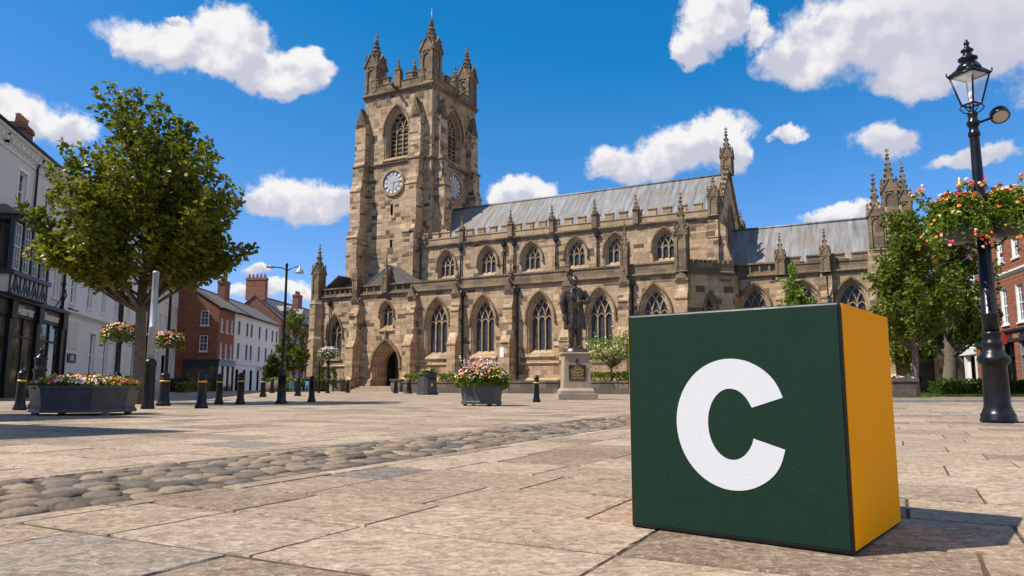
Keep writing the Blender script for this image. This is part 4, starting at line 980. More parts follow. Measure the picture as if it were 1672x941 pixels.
    m = MB(); m.fbox(fr, 1.9, 3.5, 2.05, 2.6, .004, .07); sg = m.build('name_board', MAT['black_paint'], h2)
    text_mesh('sign_lettering', 'A2E', .42, 'paper_white', h2, fr.P(2.7, 2.32, .075), (R(90), 0, 0), .006, 1.5)
    m = MB(); m.tube([fr.P(.9, 0, .14), fr.P(.9, 5.0, .14), fr.P(1.2, 5.3, .14), fr.P(2.6, 5.25, .2)], .09, 8); m.build('drainpipe', MAT['black_paint'], h2)
    for u_ in (.9 + 12, 22.6):
        m = MB(); m.tube([fr.P(u_, 0, .14), fr.P(u_, 12.2, .14)], .08, 8); m.build('drainpipe', MAT['black_paint'], h2)
    # house 3
    T0, T1 = 31.1, 45.0; L = T1 - T0
    w3 = [(x, z0, z1, 1.05, dict(cols=2, rows=4)) for x in (1.6, 4.4, 7.2, 10.0, 12.6) for z0, z1 in ((1.3, 3.8), (5.4, 7.5), (9.0, 10.9))]
    w3 = [w for w in w3 if not (w[0] == 7.2 and w[1] == 1.3)]
    h3 = house('white_house', lp(T0), LA, L, 9, 12.2, 2.6, 'white_stucco', 'slate', 'white rendered house next to the narrow brown brick house', 'house', w3, [rect(6.5, 7.9, 0, 3.6)], sashk=dict(surround=.1))
    m = MB(); m.fbox(fr, 6.5, 7.9, 0, 3.6, -.35, -.25); m.build('door', MAT['black_paint'], h3); chimney(h3, 13, 3.4, 12.8, 16, .9, 1.6, 4)
    eaves_cornice(h3, L, 12.2, 'white_paint_wall', False)
    T0, T1 = 45.05, 63.0; L = T1 - T0
    w4 = [(x, z0, z1, 1.0, dict(cols=2, rows=4)) for x in (2, 5, 8, 11, 14.5, 16.8) for z0, z1 in ((1.3, 3.4), (4.9, 6.9), (8.3, 10.1))]
    h4 = house('brick_house', lp(T0), LA, L, 9, 11.4, 2.6, 'brown_brick', 'slate', 'narrow looking brown brick house at the far end of the left terrace', 'house', w4)
    chimney(h4, 9, 3.6, 12, 15.5, .9, 1.6, 4, 'brown_brick')
    # corner house turned towards the square: its left end faces us
    ang = math.atan2(1, -.055); cp = (-32.0, 80.0)
    w5 = [(x, z0, z1, .62, dict(cols=2, rows=4)) for x in (1.1, 2.8, 4.5) for z0, z1 in ((3.6, 5.3), (6.5, 8.0))]
    h5 = house('corner_house', cp, ang, 5.4, 7, 9.0, 2.4, 'red_brick', 'old_slate', 'red brick corner house with a dark blue wraparound shopfront', 'house', w5, gable=False)
    fe = Fr(0, 7, 0, -1)
    m = MB(); m.plate(fe, [(0, 9), (7, 9), (3.5, 11.4)], -.05, 0); m.build('gable', MAT['red_brick'], h5)
    for z0, z1 in ((4.3, 6.0), (7.1, 8.7)): sash(h5, Fr(-.2, 7, 0, -1), 5.6, z0, z1, .85, 2, 4, -.12)
    chimney(h5, .6, 3.5, 11, 12.6, .8, 1.2, 4)
    m = MB(); m.fbox(fr, -.15, 5.4, 2.75, 3.3, 0, .3); m.fbox(fe, 3.6, 7.15, 2.75, 3.3, 0.001, .3); m.fbox(fr, -.2, 5.4, 3.3, 3.42, 0, .42); m.fbox(fe, 3.5, 7.2, 3.301, 3.421, 0, .42)
    for x in (0, 1.7, 3.5, 5.2): m.fbox(fr, x, x + .18, 0, 2.75, 0, .2)
    for x in (3.6, 6.9): m.fbox(fe, x, x + .25, 0, 2.75, 0, .2)
    m.build('shopfront', MAT['dark_blue_paint'], h5); m = MB(); m.fbox(fr, .1, 5.2, .4, 2.75, .02, .08); m.fbox(fe, 3.85, 6.9, .4, 2.75, .02, .08); m.build('shop_window', MAT['shop_glass'], h5)
    # white three storey terrace beyond it
    q = (cp[0] - .055 * 5.45, cp[1] + 5.45)
    w6 = [(x, z0, z1, .8, dict(cols=2, rows=4)) for x in (1.7, 4.9, 6.7, 10.2, 13.4, 16.4, 18.6) for z0, z1 in ((3.7, 5.6), (6.6, 8.2))]
    hl = [rect(x - .5, x + .5, 0, 2.5) for x in (1.6, 4.4, 7.2, 10.2, 13.4, 16.2, 18.4)]
    h6 = house('terrace_house', q, ang, 19.6, 7.5, 9.0, 2.5, 'white_paint_wall', 'old_slate', 'white three storey terrace with an old slate roof beyond the red brick corner house', 'house', w6, hl, sashk=dict(frame='grey_steel'))
    m = MB()
    for x in (1.6, 4.4, 7.2, 10.2, 13.4, 16.2, 18.4): m.fbox(fr, x - .5, x + .5, 0, 2.5, -.3, -.2)
    m.build('dark_doorways', MAT['black_paint'], h6)['kind'] = 'stuff'
    for x in (10.2, 13.4, 16.4):
        m = MB(); m.ribbon(fr, [(x - .65 + 1.3 * k / 8, 2.6 + .45 * math.sin(math.pi * k / 8)) for k in range(9)], .15, 0, .35); m.build('door_hood', MAT['cream_stucco'], h6)
    m = MB(); cornice(m, fr, 0, 19.6, 3.2, .12, .2); m.build('string_course', MAT['white_paint_wall'], h6)
    chimney(h6, 4.6, 3.0, 10.4, 13.4, 1.8, .9, 4)
    # tall brown brick house behind it, gable towards us
    a7 = math.atan2(.996, .09)
    w7 = [(x, z0, z1, .95, dict(cols=2, rows=4)) for x in (1.5, 4.2, 6.8, 9.6, 12.4, 15.2) for z0, z1 in ((1.0, 2.9), (4.0, 5.9), (7.2, 9.0))]
    h7 = house('brick_house', (-34.0, 108.0), a7, 34, 8.4, 10.2, 3.6, 'brown_brick', 'slate', 'tall brown brick house with a gable end and dormers, beside the church turret', 'house', w7)
    chimney(h7, .5, 4.2, 13.2, 16.6, .9, 3.0, 5); chimney(h7, 13.5, 3.0, 11.6, 15.6, 1.7, 1.0, 5)
    for x in (4.5, 9.5):
        m = MB(); m.box(x - .7, x + .7, .5, 2.6, 10.5, 11.9); m.hexa([(x - .9, .3, 11.9), (x + .9, .3, 11.9), (x + .9, 3.2, 11.9), (x - .9, 3.2, 11.9), (x - .03, .3, 12.8), (x + .03, .3, 12.8), (x + .03, 3.2, 12.8), (x - .03, 3.2, 12.8)]); m.build('dormer', MAT['lead'], h7)
    # gabled house nearer than the photograph's left edge; its shadow lies on the paving
    h8 = house('gabled_house', (-14.1, 4.4), math.atan2(1, 0), 5.4, 9, 8.6, 0, 'white_stucco', 'slate', 'white gabled house with a steep slate roof nearest the camera', 'house', [(1.5, 1, 3, 1.1), (3.9, 1, 3, 1.1), (2.7, 5, 7, 1.1)], gable=False)
    m = MB(); g = [(-.2, 8.3), (5.6, 8.3), (2.7, 13.6)]; m.plate(fr, g, -9, .0); m.build('roof', MAT['slate'], h8)
    h9 = house('gabled_house', (-14.5, 9.9), math.atan2(1, 0), 4.6, 9, 6.4, 0, 'cream_stucco', 'slate', 'cream gabled house with a steep roof next to the white gabled one', 'house', [(1.3, 1, 3, 1.0), (3.3, 1, 3, 1.0)], gable=False)
    m = MB(); m.plate(fr, [(-.2, 6.2), (4.8, 6.2), (2.3, 10.6)], -9, .0); m.build('roof', MAT['slate'], h9)
left_terrace()
# railings and a low hedge rail before the white houses
def railing(name, a, b, hgt, label):
    t = thing(name, (a[0], a[1], 0), math.atan2(b[1] - a[1], b[0] - a[0]), label, 'railing'); L = math.hypot(b[0] - a[0], b[1] - a[1])
    m = MB(); m.box(0, L, -.02, .02, hgt - .12, hgt - .08); m.box(0, L, -.02, .02, .15, .19); m.build('rails', MAT['iron'], t)
    m = MB(); n = int(L / .16)
    for k in range(n + 1): x = L * k / n; m.box(x - .014, x + .014, -.014, .014, 0, hgt); m.taper(x, 0, hgt - .01, hgt + .09, .022, .022, .002, .002)
    m.build('bars', MAT['iron'], t)['kind'] = 'stuff'
    return t
def offl(t, d): q = LP + LD * t + Vector((LD.y, -LD.x)) * d; return (q.x, q.y)
railing('railing', offl(10, 1.6), offl(24, 1.6), 1.25, 'black iron railing with spikes before the long white house')
railing('railing', offl(31.5, 1.6), offl(44, 1.6), 1.25, 'black iron railing with spikes before the further white house')

# --- right terrace
def right_terrace():
    ang = math.atan2(-.9655, -.2605); fr = Fr(0, 0)
    def rp(s): return (33.734 + .2605 * s, 48.928 + .9655 * s)
    # brick house s from -16 (near) to 7.4 (far); local x = 7.4 - s
    S = 7.4; L = S + 16
    ws = []
    for s in (4.6, 1.95, -.7, -3.4, -6.1, -8.8, -11.5, -14): ws += [(S - s, 4.8, 7.35, 1.15, dict(cols=3, rows=4)), (S - s, 9.1, 10.75, 1.1, dict(cols=3, rows=4))]
    h = house('brick_house', rp(S), ang, L, 9, 12.2, 3.2, 'red_brick', 'slate', 'sunlit red brick house with white sash windows and a dark shopfront, behind the lamp post', 'house', ws, sashk=dict(fw=.09))
    m = MB(); cornice(m, fr, 0, L, 8.35, .16, .3); m.build('string_course', MAT['white_paint'], h); eaves_cornice(h, L, 12.2, 'white_paint', False)
    chimney(h, 4, 4, 13, 17, 1.8, 1, 4)
    m = MB(); d = .4; m.fbox(fr, 0, L, 3.5, 4.2, .001, d); m.fbox(fr, -.05, L, 4.2, 4.34, .001, d + .15); m.fbox(fr, 0, L, 0, .5, .001, d - .1)
    xs = [0.2 + k * 2.45 for k in range(10)]
    m.build('shopfront', MAT['dark_blue_paint'], h)
    m = MB()
    for x in xs: m.fbox(fr, x, x + .75, 0, 3.5, .001, d - .04)
    m.build('brick_piers', MAT['red_brick'], h)
    for i in range(9):
        a, b = xs[i] + .75, xs[i + 1]; wm = MB(); wm.fbox(fr, a, a + .1, .5, 3.5, .05, d - .1); wm.fbox(fr, b - .1, b, .5, 3.5, .05, d - .1); wm.fbox(fr, a + .1, b - .1, 2.55, 2.65, .05, d - .1); wm.fbox(fr, (a + b) / 2 - .04, (a + b) / 2 + .04, .5, 3.5, .05, d - .11)
        w = wm.build('shop_window', MAT['grey_steel' if i % 2 else 'black_paint'], h); g = MB(); g.fbox(fr, a, b, .5, 3.5, .04, .12); g.build('glass', MAT['window_glass'], w)
    text_mesh('sign_lettering', 'BILLY', .5, 'gold', h, fr.P(S + .75, 3.86, d + .012), (R(90), 0, 0), .012, 2, 1.0)
    text_mesh('sign_lettering', 'Sworn', .42, 'paper_white', h, fr.P(S - 3.3, 3.84, d + .012), (R(90), 0, 0), .01, 1)
    m = MB(); m.fbox(fr, S - 1.25, S - .95, 3.4, 4.25, d, d + .5); m.build('projecting_sign', MAT['red_paint'], h)
    wsx = [(x, z0, z1, .95, dict(cols=2, rows=4)) for x in (1.4, 3.8) for z0, z1 in ((4.2, 6.2), (7.4, 9.0))]
    h2 = house('white_shop', rp(12.8), ang, 5.3, 8, 10, 2.6, 'white_paint_wall', 'slate', 'narrow white shop between two brick houses on the right', 'house', wsx, [rect(.7, 1.9, 0, 2.9), rect(3.0, 4.6, .5, 2.9)])
    m = MB(); m.fbox(fr, .7, 1.9, 0, 2.9, -.3, -.2); m.build('door', MAT['black_paint'], h2); m = MB(); m.fbox(fr, 3, 4.6, .5, 2.9, -.3, -.2); m.build('shop_window', MAT['window_glass'], h2)
    m = MB(); m.fbox(fr, .2, 5.1, 3.0, 3.5, .001, .35)
    for x in (.3, 2.3, 4.8): m.fbox(fr, x, x + .25, 0, 3.0, .001, .25)
    m.build('shopfront', MAT['white_paint'], h2)
    wsx = [(x, z0, z1, .95, dict(cols=2, rows=4)) for x in (1.6, 4.4, 7.2, 10) for z0, z1 in ((4.0, 5.9), (7.0, 8.6))]
    h3 = house('brick_house', rp(24.5), ang, 11.6, 8, 9.6, 2.6, 'red_brick', 'slate', 'red brick house far down the right hand street, behind the trees', 'house', wsx, [rect(1, 3, 0, 2.8), rect(5, 8, 0, 2.8)])
    m = MB(); m.fbox(fr, 1, 3, 0, 2.8, -.3, -.2); m.build('door', MAT['black_paint'], h3); m = MB(); m.fbox(fr, 5, 8, 0, 2.8, -.3, -.2); m.build('shop_window', MAT['window_glass'], h3)
right_terrace()

# ------------------------------------------------------------ plants
def leaf(m, p, out, size, r):
    """one folded leaf blade whose tip points along out"""
    o = Vector((out[0] + rng.gauss(0, .55), out[1] + rng.gauss(0, .55), out[2] + rng.gauss(0, .5) - .25)).normalized()
    s = o.cross(Vector((rng.gauss(0, 1), rng.gauss(0, 1), rng.gauss(1.1, .6)))).normalized(); w = size * rng.uniform(.34, .48); l = size * rng.uniform(.8, 1.2)
    n = s.cross(o) * (w * .35); p = Vector(p)
    a, b, c, d = p, p + o * l * .5 + s * w + n, p + o * l, p + o * l * .5 - s * w + n
    m.add([tuple(a), tuple(b), tuple(c), tuple(d)], [(0, 1, 2), (0, 2, 3)], r)
def tree(name, base, H, z0, width, label, group=None, seed=1, ntip=150, per=85, leafsize=.2, mat='leaf_olive', trunk_r=.2, lean=0, shape=None, spread=.42, shoot=1.0, nside=3):
    g = random.Random(seed); t = thing(name, (base[0], base[1], 0), 0, label, 'tree', group)
    shape = shape or (lambda f: math.sin(math.pi * min(1, f * .9 + .1) ** .72) ** .85 if f < .97 else .15)
    tr = MB(); pts = []; rad = []
    for k in range(9):
        f = k / 8; z = f * H * .86; pts.append((lean * f + .06 * math.sin(k * 1.7 + seed), .06 * math.cos(k * 2.1 + seed), z)); rad.append(trunk_r * (1 - f) ** .75 * (1.35 if k == 0 else 1) + .015)
    tr.tube(pts, rad, 9)
    def axis(z):
        f = max(0, min(.999, z / (H * .86))) * 8; k = int(f); a, b = Vector(pts[k]), Vector(pts[min(k + 1, 8)]); return a.lerp(b, f - k)
    lf = MB(); n = 0; sc = (width / 6.2) ** .5
    def shoot_leaves(P0, P1, P2, f0, shade):
        L = (P1 - P0).length + (P2 - P1).length; m_ = int(per * L * g.uniform(.8, 1.2))
        for i in range(m_):
            f = f0 + (1 - f0) * g.random() ** .85; a = P0.lerp(P1, f); b = P1.lerp(P2, f); c_ = a.lerp(b, f); tg = (b - a).normalized()
            rad_ = spread * sc * (1.05 - .72 * f); o = Vector((g.gauss(0, 1), g.gauss(0, 1), g.gauss(0, .8))); o -= tg * o.dot(tg) * .7
            c_ = c_ + o * rad_ * .55
            leaf(lf, c_, o * .8 + tg * .7, leafsize * g.uniform(.7, 1.25), max(0, min(1, .5 + shade + g.gauss(0, .17))))
    while n < ntip:
        f = g.random() ** .95; z = z0 + (H - z0) * f
        if g.random() > .2 + .8 * shape(f): continue
        an = g.uniform(0, 6.283); rr = width / 2 * shape(f) * math.sqrt(g.uniform(.2, 1.0)) * g.uniform(.8, 1.1); n += 1
        tip = Vector((lean * z / H + rr * math.cos(an), rr * math.sin(an), z)); st = axis(max(z0 * .74, z - rr * g.uniform(.5, .95) - .25 - .5 * f))
        ctl = Vector((st.x + (tip.x - st.x) * .62, st.y + (tip.y - st.y) * .62, st.z + (tip.z - st.z) * (.38 if f > .15 else .75)))
        pt = lambda s: st.lerp(ctl, s).lerp(ctl.lerp(tip, s), s)
        r0 = max(.014, trunk_r * .3 * (1 - .6 * f)); tr.tube([tuple(pt(s)) for s in (0, .25, .5, .75, 1)], [r0, r0 * .8, r0 * .55, r0 * .3, .005], 5)
        sh_ = g.uniform(-.14, .14); shoot_leaves(st, ctl, tip, .42, sh_)
        for k in range(nside):
            s = g.uniform(.4, .88); q0 = pt(s); tg = (pt(min(1, s + .05)) - q0).normalized(); d = (tg + Vector((g.gauss(0, .6), g.gauss(0, .6), g.uniform(-.15, .55)))).normalized(); L = g.uniform(.5, 1.15) * sc * shoot
            q2 = q0 + d * L + Vector((0, 0, .12 * L)); q1 = q0 + d * L * .55
            tr.tube([tuple(q0), tuple(q1), tuple(q2)], [.014, .01, .004], 4); shoot_leaves(q0, q1, q2, .1, sh_ + g.uniform(-.1, .1))
    tr.build('trunk', MAT['bark'], t); lf.build('crown', MAT[mat], t, fix=False); return t
def left_shape(f):
    pts = [(0, .82), (.1, 1), (.35, .98), (.55, .82), (.75, .56), (.9, .3), (1, .1)]
    for (a, p_), (b, q_) in zip(pts, pts[1:]):
        if f <= b: return p_ + (q_ - p_) * (f - a) / (b - a)
    return .1
tree('linden_tree', (-12.4, 24.5), 10.2, 4.05, 6.5, 'large olive green street tree standing behind the long flower planter', seed=5, ntip=92, per=33, leafsize=.2, trunk_r=.2, shape=left_shape, spread=.27, shoot=1.6, nside=4)
def rshape(f): return (.55 + .45 * min(1, f / .3)) if f < .3 else (1.0 - ((f - .3) / .7) ** 1.9 * .85)
tree('street_tree', (20.0, 36.7), 9.3, 2.7, 4.3, 'green street tree with a slim pale trunk, beside the weathered stone planter', 'trees on the right', seed=11, ntip=95, per=30, leafsize=.2, mat='leaf_green', trunk_r=.17, shape=rshape, spread=.42)
tree('street_tree', (26.4, 44.5), 11.0, 3.0, 6.6, 'darker thick trunked street tree rising from the lawn behind the slim one', 'trees on the right', seed=23, ntip=110, per=30, leafsize=.23, mat='leaf_green', trunk_r=.42, shape=rshape, spread=.44)
tree('street_tree', (30.0, 56), 8.0, 2.4, 4.0, 'small tree before the white shop, behind the lamp post', 'trees on the right', seed=31, ntip=45, per=26, leafsize=.22, mat='leaf_olive', trunk_r=.15, shape=rshape, spread=.36)
tree('bush_tree', (-22.5, 76), 8.4, 1.6, 3.6, 'dark green bushy tree left of the church turret', seed=41, ntip=34, per=24, leafsize=.27, mat='leaf_green', trunk_r=.14, shape=rshape)
tree('bush_tree', (-26.6, 82), 4.2, 1.0, 2.2, 'small dark shrub tree beside the white terrace end', seed=43, ntip=35, per=28, leafsize=.25, mat='leaf_dark', trunk_r=.1, shape=rshape)
tree('small_tree', (22.6, 58.5), 10.0, 3.0, 5.0, 'young bright green tree showing above the green box', seed=51, ntip=45, per=26, leafsize=.25, mat='leaf_bright', trunk_r=.14, shape=lambda f: 1 - f ** 1.3 * .9)
def blossom_disc(m, p, n, s, r):
    n = Vector(n).normalized(); a = n.orthogonal().normalized(); b = n.cross(a); k = 6; ph = rng.uniform(0, 6)
    ring = [tuple(Vector(p) + (a * math.cos(ph + 6.283 * i / k) + b * math.sin(ph + 6.283 * i / k)) * s * (1 if i % 2 else .72)) for i in range(k)]
    m.add([tuple(Vector(p) + n * s * .35)] + ring, [(0, 1 + i, 1 + (i + 1) % k) for i in range(k)], r)
def flowers(parent, c, rx, ry, rz, nleaf, nfl, ls, fs, leafmat='leaf_green', flmat='flowers_mixed', spike=0, droop=0):
    lf, fl = MB(), MB()
    for i in range(nleaf):
        a = rng.uniform(0, 6.283); q = rng.random() ** .5; h = rng.uniform(-.25, 1) * math.sqrt(max(0, 1 - q * q * .8))
        p = (c[0] + rx * q * math.cos(a), c[1] + ry * q * math.sin(a), c[2] + rz * h - (droop * rng.random() if q > .8 else 0)); leaf(lf, p, (math.cos(a) * q, math.sin(a) * q, .5), ls * rng.uniform(.7, 1.4), min(1, max(0, rng.gauss(.5, .25))))
    for i in range(nfl):
        a = rng.uniform(0, 6.283); q = rng.random() ** .45; h = math.sqrt(max(0, 1 - q * q * .85)) * rng.uniform(.8, 1.15); n = (math.cos(a) * q + rng.gauss(0, .3), math.sin(a) * q + rng.gauss(0, .3), .5 + h * .5)
        cl = (mnoise.noise(Vector((c[0] + rx * q * math.cos(a), ry * q * math.sin(a), c[2])) * (2.2 / max(rx, .3))) + .5)
        p = (c[0] + 1.05 * rx * q * math.cos(a), c[1] + 1.05 * ry * q * math.sin(a), c[2] + rz * h + .02 - (droop * rng.random() * .8 if q > .85 else 0)); blossom_disc(fl, p, n, fs * rng.uniform(.6, 1.3), min(.99, max(0, cl + rng.gauss(0, .22))))
    for i in range(spike):
        a = rng.uniform(0, 6.283); q = rng.uniform(0, .9); b = Vector((c[0] + rx * q * math.cos(a), c[1] + ry * q * math.sin(a), c[2] + rz * .7)); o = Vector((math.cos(a) * q * .5, math.sin(a) * q * .5, 1)).normalized(); L = rz * rng.uniform(.6, 1.25)
        for k in range(7): blossom_disc(fl, b + o * L * (.3 + k * .1), (rng.gauss(0, .6), rng.gauss(0, .6), .6), fs * rng.uniform(.5, .9), rng.choice([.3, .3, .62, .3]))
        lf.tube([b, b + o * L * .5], .008, 3, .4)
    lf.build('foliage', MAT[leafmat], parent, fix=False); fl.build('blossoms', MAT[flmat], parent, fix=False)
def tub(name, loc, rz, label, L, W, H, cut, group=None, feet=True, mat='planter_paint', taper=.93):
    """octagonal metal planter, straight sided with a rolled rim"""
    t = thing(name, loc, rz, label, 'planter', group); m = MB()
    def ring(s, z): a, b, c = L / 2 * s, W / 2 * s, cut * s; return [(-a + c, -b, z), (a - c, -b, z), (a, -b + c, z), (a, b - c, z), (a - c, b, z), (-a + c, b, z), (-a, b - c, z), (-a, -b + c, z)]
    m.loft([ring(.97, .06), ring(.97, .13), ring(taper, .15), ring(1, H - .05), ring(1.035, H - .05), ring(1.035, H), ring(.95, H), ring(.95, H - .08)], True, False); m.add(ring(.95, H - .05), [tuple(range(8))]); m.add(ring(.97, .06), [tuple(range(8))])
    b = m.build('tub', MAT[mat], t)
    if feet:
        for sx in (-1, 1):
            for sy in (-1, 1): f = MB(); f.taper(sx * L * .34, sy * W * .34, 0, .065, .06, .06, .05, .05); f.build('foot', MAT['bark'], t)
    return t
lp_ = tub('long_planter', (-8.98, 15.6, 0), R(4), 'long dark grey octagonal planter full of red and white flowers', 2.02, 1.5, .6, .5)
flowers(lp_, (0, 0, .55), 1.0, .7, .24, 1500, 620, .1, .034)
tp = tub('round_planter', (-.92, 22.45, 0), R(22), 'round dark grey planter overflowing with flowers before the church', 1.18, 1.18, .68, .36)
flowers(tp, (0, 0, .7), .78, .78, .5, 1900, 480, .1, .036, spike=45, droop=.12)
# ------------------------------------------------------------ bollards and posts
def bollard_mesh(h, r, band=True, cap='dome'):
    m = MB(); m.lathe([(r * 1.55, 0), (r * 1.55, .05 * h), (r * 1.4, .09 * h), (r * 1.32, .11 * h), (r * 1.12, .2 * h), (r * .98, .78 * h), (r * 1.06, .79 * h), (r * 1.06, .81 * h), (r * .94, .82 * h), (r * .94, .87 * h), (r * 1.12, .885 * h), (r * 1.12, .905 * h), (r * .95, .93 * h), (r * .62, .975 * h), (r * .28, .99 * h), (.02, h)], n=18)
    return m
def bollard(x, y, h, r, label, band=True):
    if not band:
        o = bollard_mesh(h, r).build('bollard', MAT['iron']); o.location = (x, y, 0); return tag(o, label, 'bollard', 'black bollards across the square')
    t = thing('bollard', (x, y, 0), 0, label, 'bollard', 'black bollards across the square')
    bollard_mesh(h, r).build('post', MAT['iron'], t)
    if band:
        b = MB(); b.lathe([(r * .94, .7 * h), (r * 1.03, .7 * h), (r * 1.02, .745 * h), (r * .94, .745 * h)], n=18); b.build('band', MAT['yellow_band'], t)
    return t
bollard(-12.17, 18.4, 1.0, .1, 'black bollard at the far left, before the shopfront')
bollard(-10.45, 22.3, 1.02, .135, 'stout black bollard just right of the grey steel pole')
bollard(-8.3, 19.88, .98, .11, 'thick black bollard with yellow band, nearest and left of the row of three')
bollard(-9.66, 24.5, 1.0, .095, 'black bollard with yellow band, middle of the row of three before the brick corner house')
bollard(-8.92, 24.4, 1.03, .1, 'black bollard with yellow band before the white terrace, right of the row of three')
bollard(-13.24, 39.47, 1.12, .125, 'small distant bollard with yellow band below the end of the white terrace')
bollard(-19.4, 60.0, 1.2, .13, 'smallest bollard, far off in the street left of the lamp post', False)
bollard(-12.46, 43.2, 1.15, .13, 'distant black bollard before the hedge, right of the double lamp post', False)
bollard(-7.47, 27.7, .98, .1, 'black bollard standing alone right of the double lamp post', False)
bollard(-14.3, 64.6, 1.15, .14, 'bollard left of the church steps', False)
bollard(-9.2, 58.7, 1.1, .14, 'bollard at the right foot of the church steps', False)
bollard(-7.85, 56.6, 1.1, .17, 'bollard between the church steps and the litter bin', False)
bollard(.9, 27.2, .98, .095, 'black bollard with yellow band between the round planter and the statue')
def tall_post():
    lab = ('tall ornate black bollard post beside the left end of the long planter', 'bollard', 'black bollards across the square')
    m = MB(); m.lathe([(.22, 0), (.22, .1), (.17, .16), (.16, .5), (.14, .56), (.14, .95), (.17, .98), (.17, 1.03), (.13, 1.07), (.13, 1.25), (.16, 1.28), (.16, 1.32), (.1, 1.38), (.05, 1.42), (.05, 1.48), (.07, 1.52), (.01, 1.58)], n=18); o = m.build('bollard', MAT['iron']); o.location = (-12.36, 19.36, 0); tag(o, *lab)
tall_post()
def sign_pole():
    t = thing('steel_pole', (-9.5, 19.4, 0), 0, 'bare grey steel pole in a thick black base, beside the long planter', 'pole')
    m = MB(); m.lathe([(.17, 0), (.17, .06), (.15, .1), (.145, 1.1), (.16, 1.13), (.16, 1.22), (.12, 1.28), (.09, 1.3)], n=18); m.build('base', MAT['iron'], t)
    m = MB(); m.lathe([(.09, 1.28), (.088, 2.1), (.095, 2.11), (.095, 2.15), (.085, 2.16), (.08, 3.55), (.085, 3.56), (.085, 3.62), (.03, 3.64)], n=16); m.build('pole', MAT['grey_steel'], t)
sign_pole()
def double_lamp():
    t = thing('street_lamp', (-7.85, 25.3, 0), 0, 'slim black street lamp with two arms before the far terrace', 'street lamp')
    m = MB(); m.lathe([(.2, 0), (.2, .06), (.15, .12), (.135, .9), (.155, .92), (.155, .98), (.11, 1.05), (.055, 1.12), (.05, 2.6), (.038, 4.7), (.05, 4.72), (.05, 4.8), (.01, 4.86)], n=16); m.build('post', MAT['iron'], t)
    m = MB(); m.tube([(0, 0, 4.55), (.2, 0, 4.68), (.42, -.02, 4.72), (.46, -.02, 4.68)], .018, 6); m.tube([(0, 0, 4.6), (-.2, 0, 4.68), (-.5, 0, 4.7)], .018, 6); m.build('arms', MAT['iron'], t)
    m = MB(); m.lathe([(.03, 4.74), (.04, 4.66), (.1, 4.6), (.15, 4.5), (.15, 4.48), (.02, 4.48)], .46, -.02, 12); m.build('lamp_head', MAT['grey_steel'], t)
    m = MB(); m.lathe([(.02, 4.74), (.1, 4.73), (.12, 4.7), (.1, 4.67), (.02, 4.66)], -.55, 0, 12, sx=1.5); m.build('lamp_head', MAT['grey_steel'], t)
double_lamp()
m_ = MB()
def basket_post(x, y, bz, br, h, label, fl, lamp=True):
    t = thing('basket_post', (x, y, 0), 0, 'black post carrying ' + label, 'post', 'posts carrying flower baskets') if lamp else None
    m = MB(); m.lathe([(.17, 0), (.17, .1), (.13, .16), (.12, .95), (.14, .98), (.14, 1.04), (.08, 1.1), (.065, 1.2), (.055, h - .1), (.07, h - .08), (.02, h)], n=14); o = m.build('post' if lamp else 'basket_post', MAT['iron'], t)
    if not lamp: o.location = (x, y, 0); tag(o, 'black post carrying ' + label, 'post', 'posts carrying flower baskets')
    if lamp:
        m = MB(); m.lathe([(.05, h - .05), (.16, h + .1), (.22, h + .5), (.25, h + .52), (.1, h + .68), (.02, h + .8)], n=8, smooth=False); m.build('lantern', MAT['iron'], t)
    b = thing('hanging_basket', (x, y, bz), 0, label, 'flower basket', 'flower baskets on posts')
    m = MB(); m.lathe([(.06, -br * .5), (br * .5, -br * .42), (br * .8, -.02), (br * .8, .02), (.06, .02)], n=14); m.build('bowl', MAT['planter_paint'], b)
    flowers(b, (0, 0, -.02), br, br, br * .62, 950, 430, .12, .045, flmat=fl, droop=br * .6)
basket_post(-15.4, 28.9, 2.62, .66, 4.7, 'round basket of red and white flowers left of the tree trunk', 'flowers_mixed')
basket_post(-13.75, 29.4, 2.38, .6, 4.6, 'basket of red, orange and white flowers behind the grey steel pole', 'flowers_mixed')
basket_post(-14.9, 60, 3.15, .9, 4.2, 'basket of white flowers before the left church window', 'flowers_white', False)
def plain_post():
    m = MB(); m.lathe([(.12, 0), (.12, .3), (.08, .36), (.07, 1.5), (.09, 1.52), (.01, 1.6)], n=10); o = m.build('thin_post', MAT['iron']); o.location = (-12.9, 42.0, 0); tag(o, 'thin black post close beside the base of the slim two armed street lamp', 'post')
    m = MB(); m.lathe([(.12, 0), (.12, .8), (.07, .9), (.055, 3.4), (.08, 3.42), (.01, 3.5)], n=10); o = m.build('thin_post', MAT['iron']); o.location = (-15.9, 61, 0); tag(o, 'slender tall black post beside the white flower basket, before the church window', 'post')
plain_post()

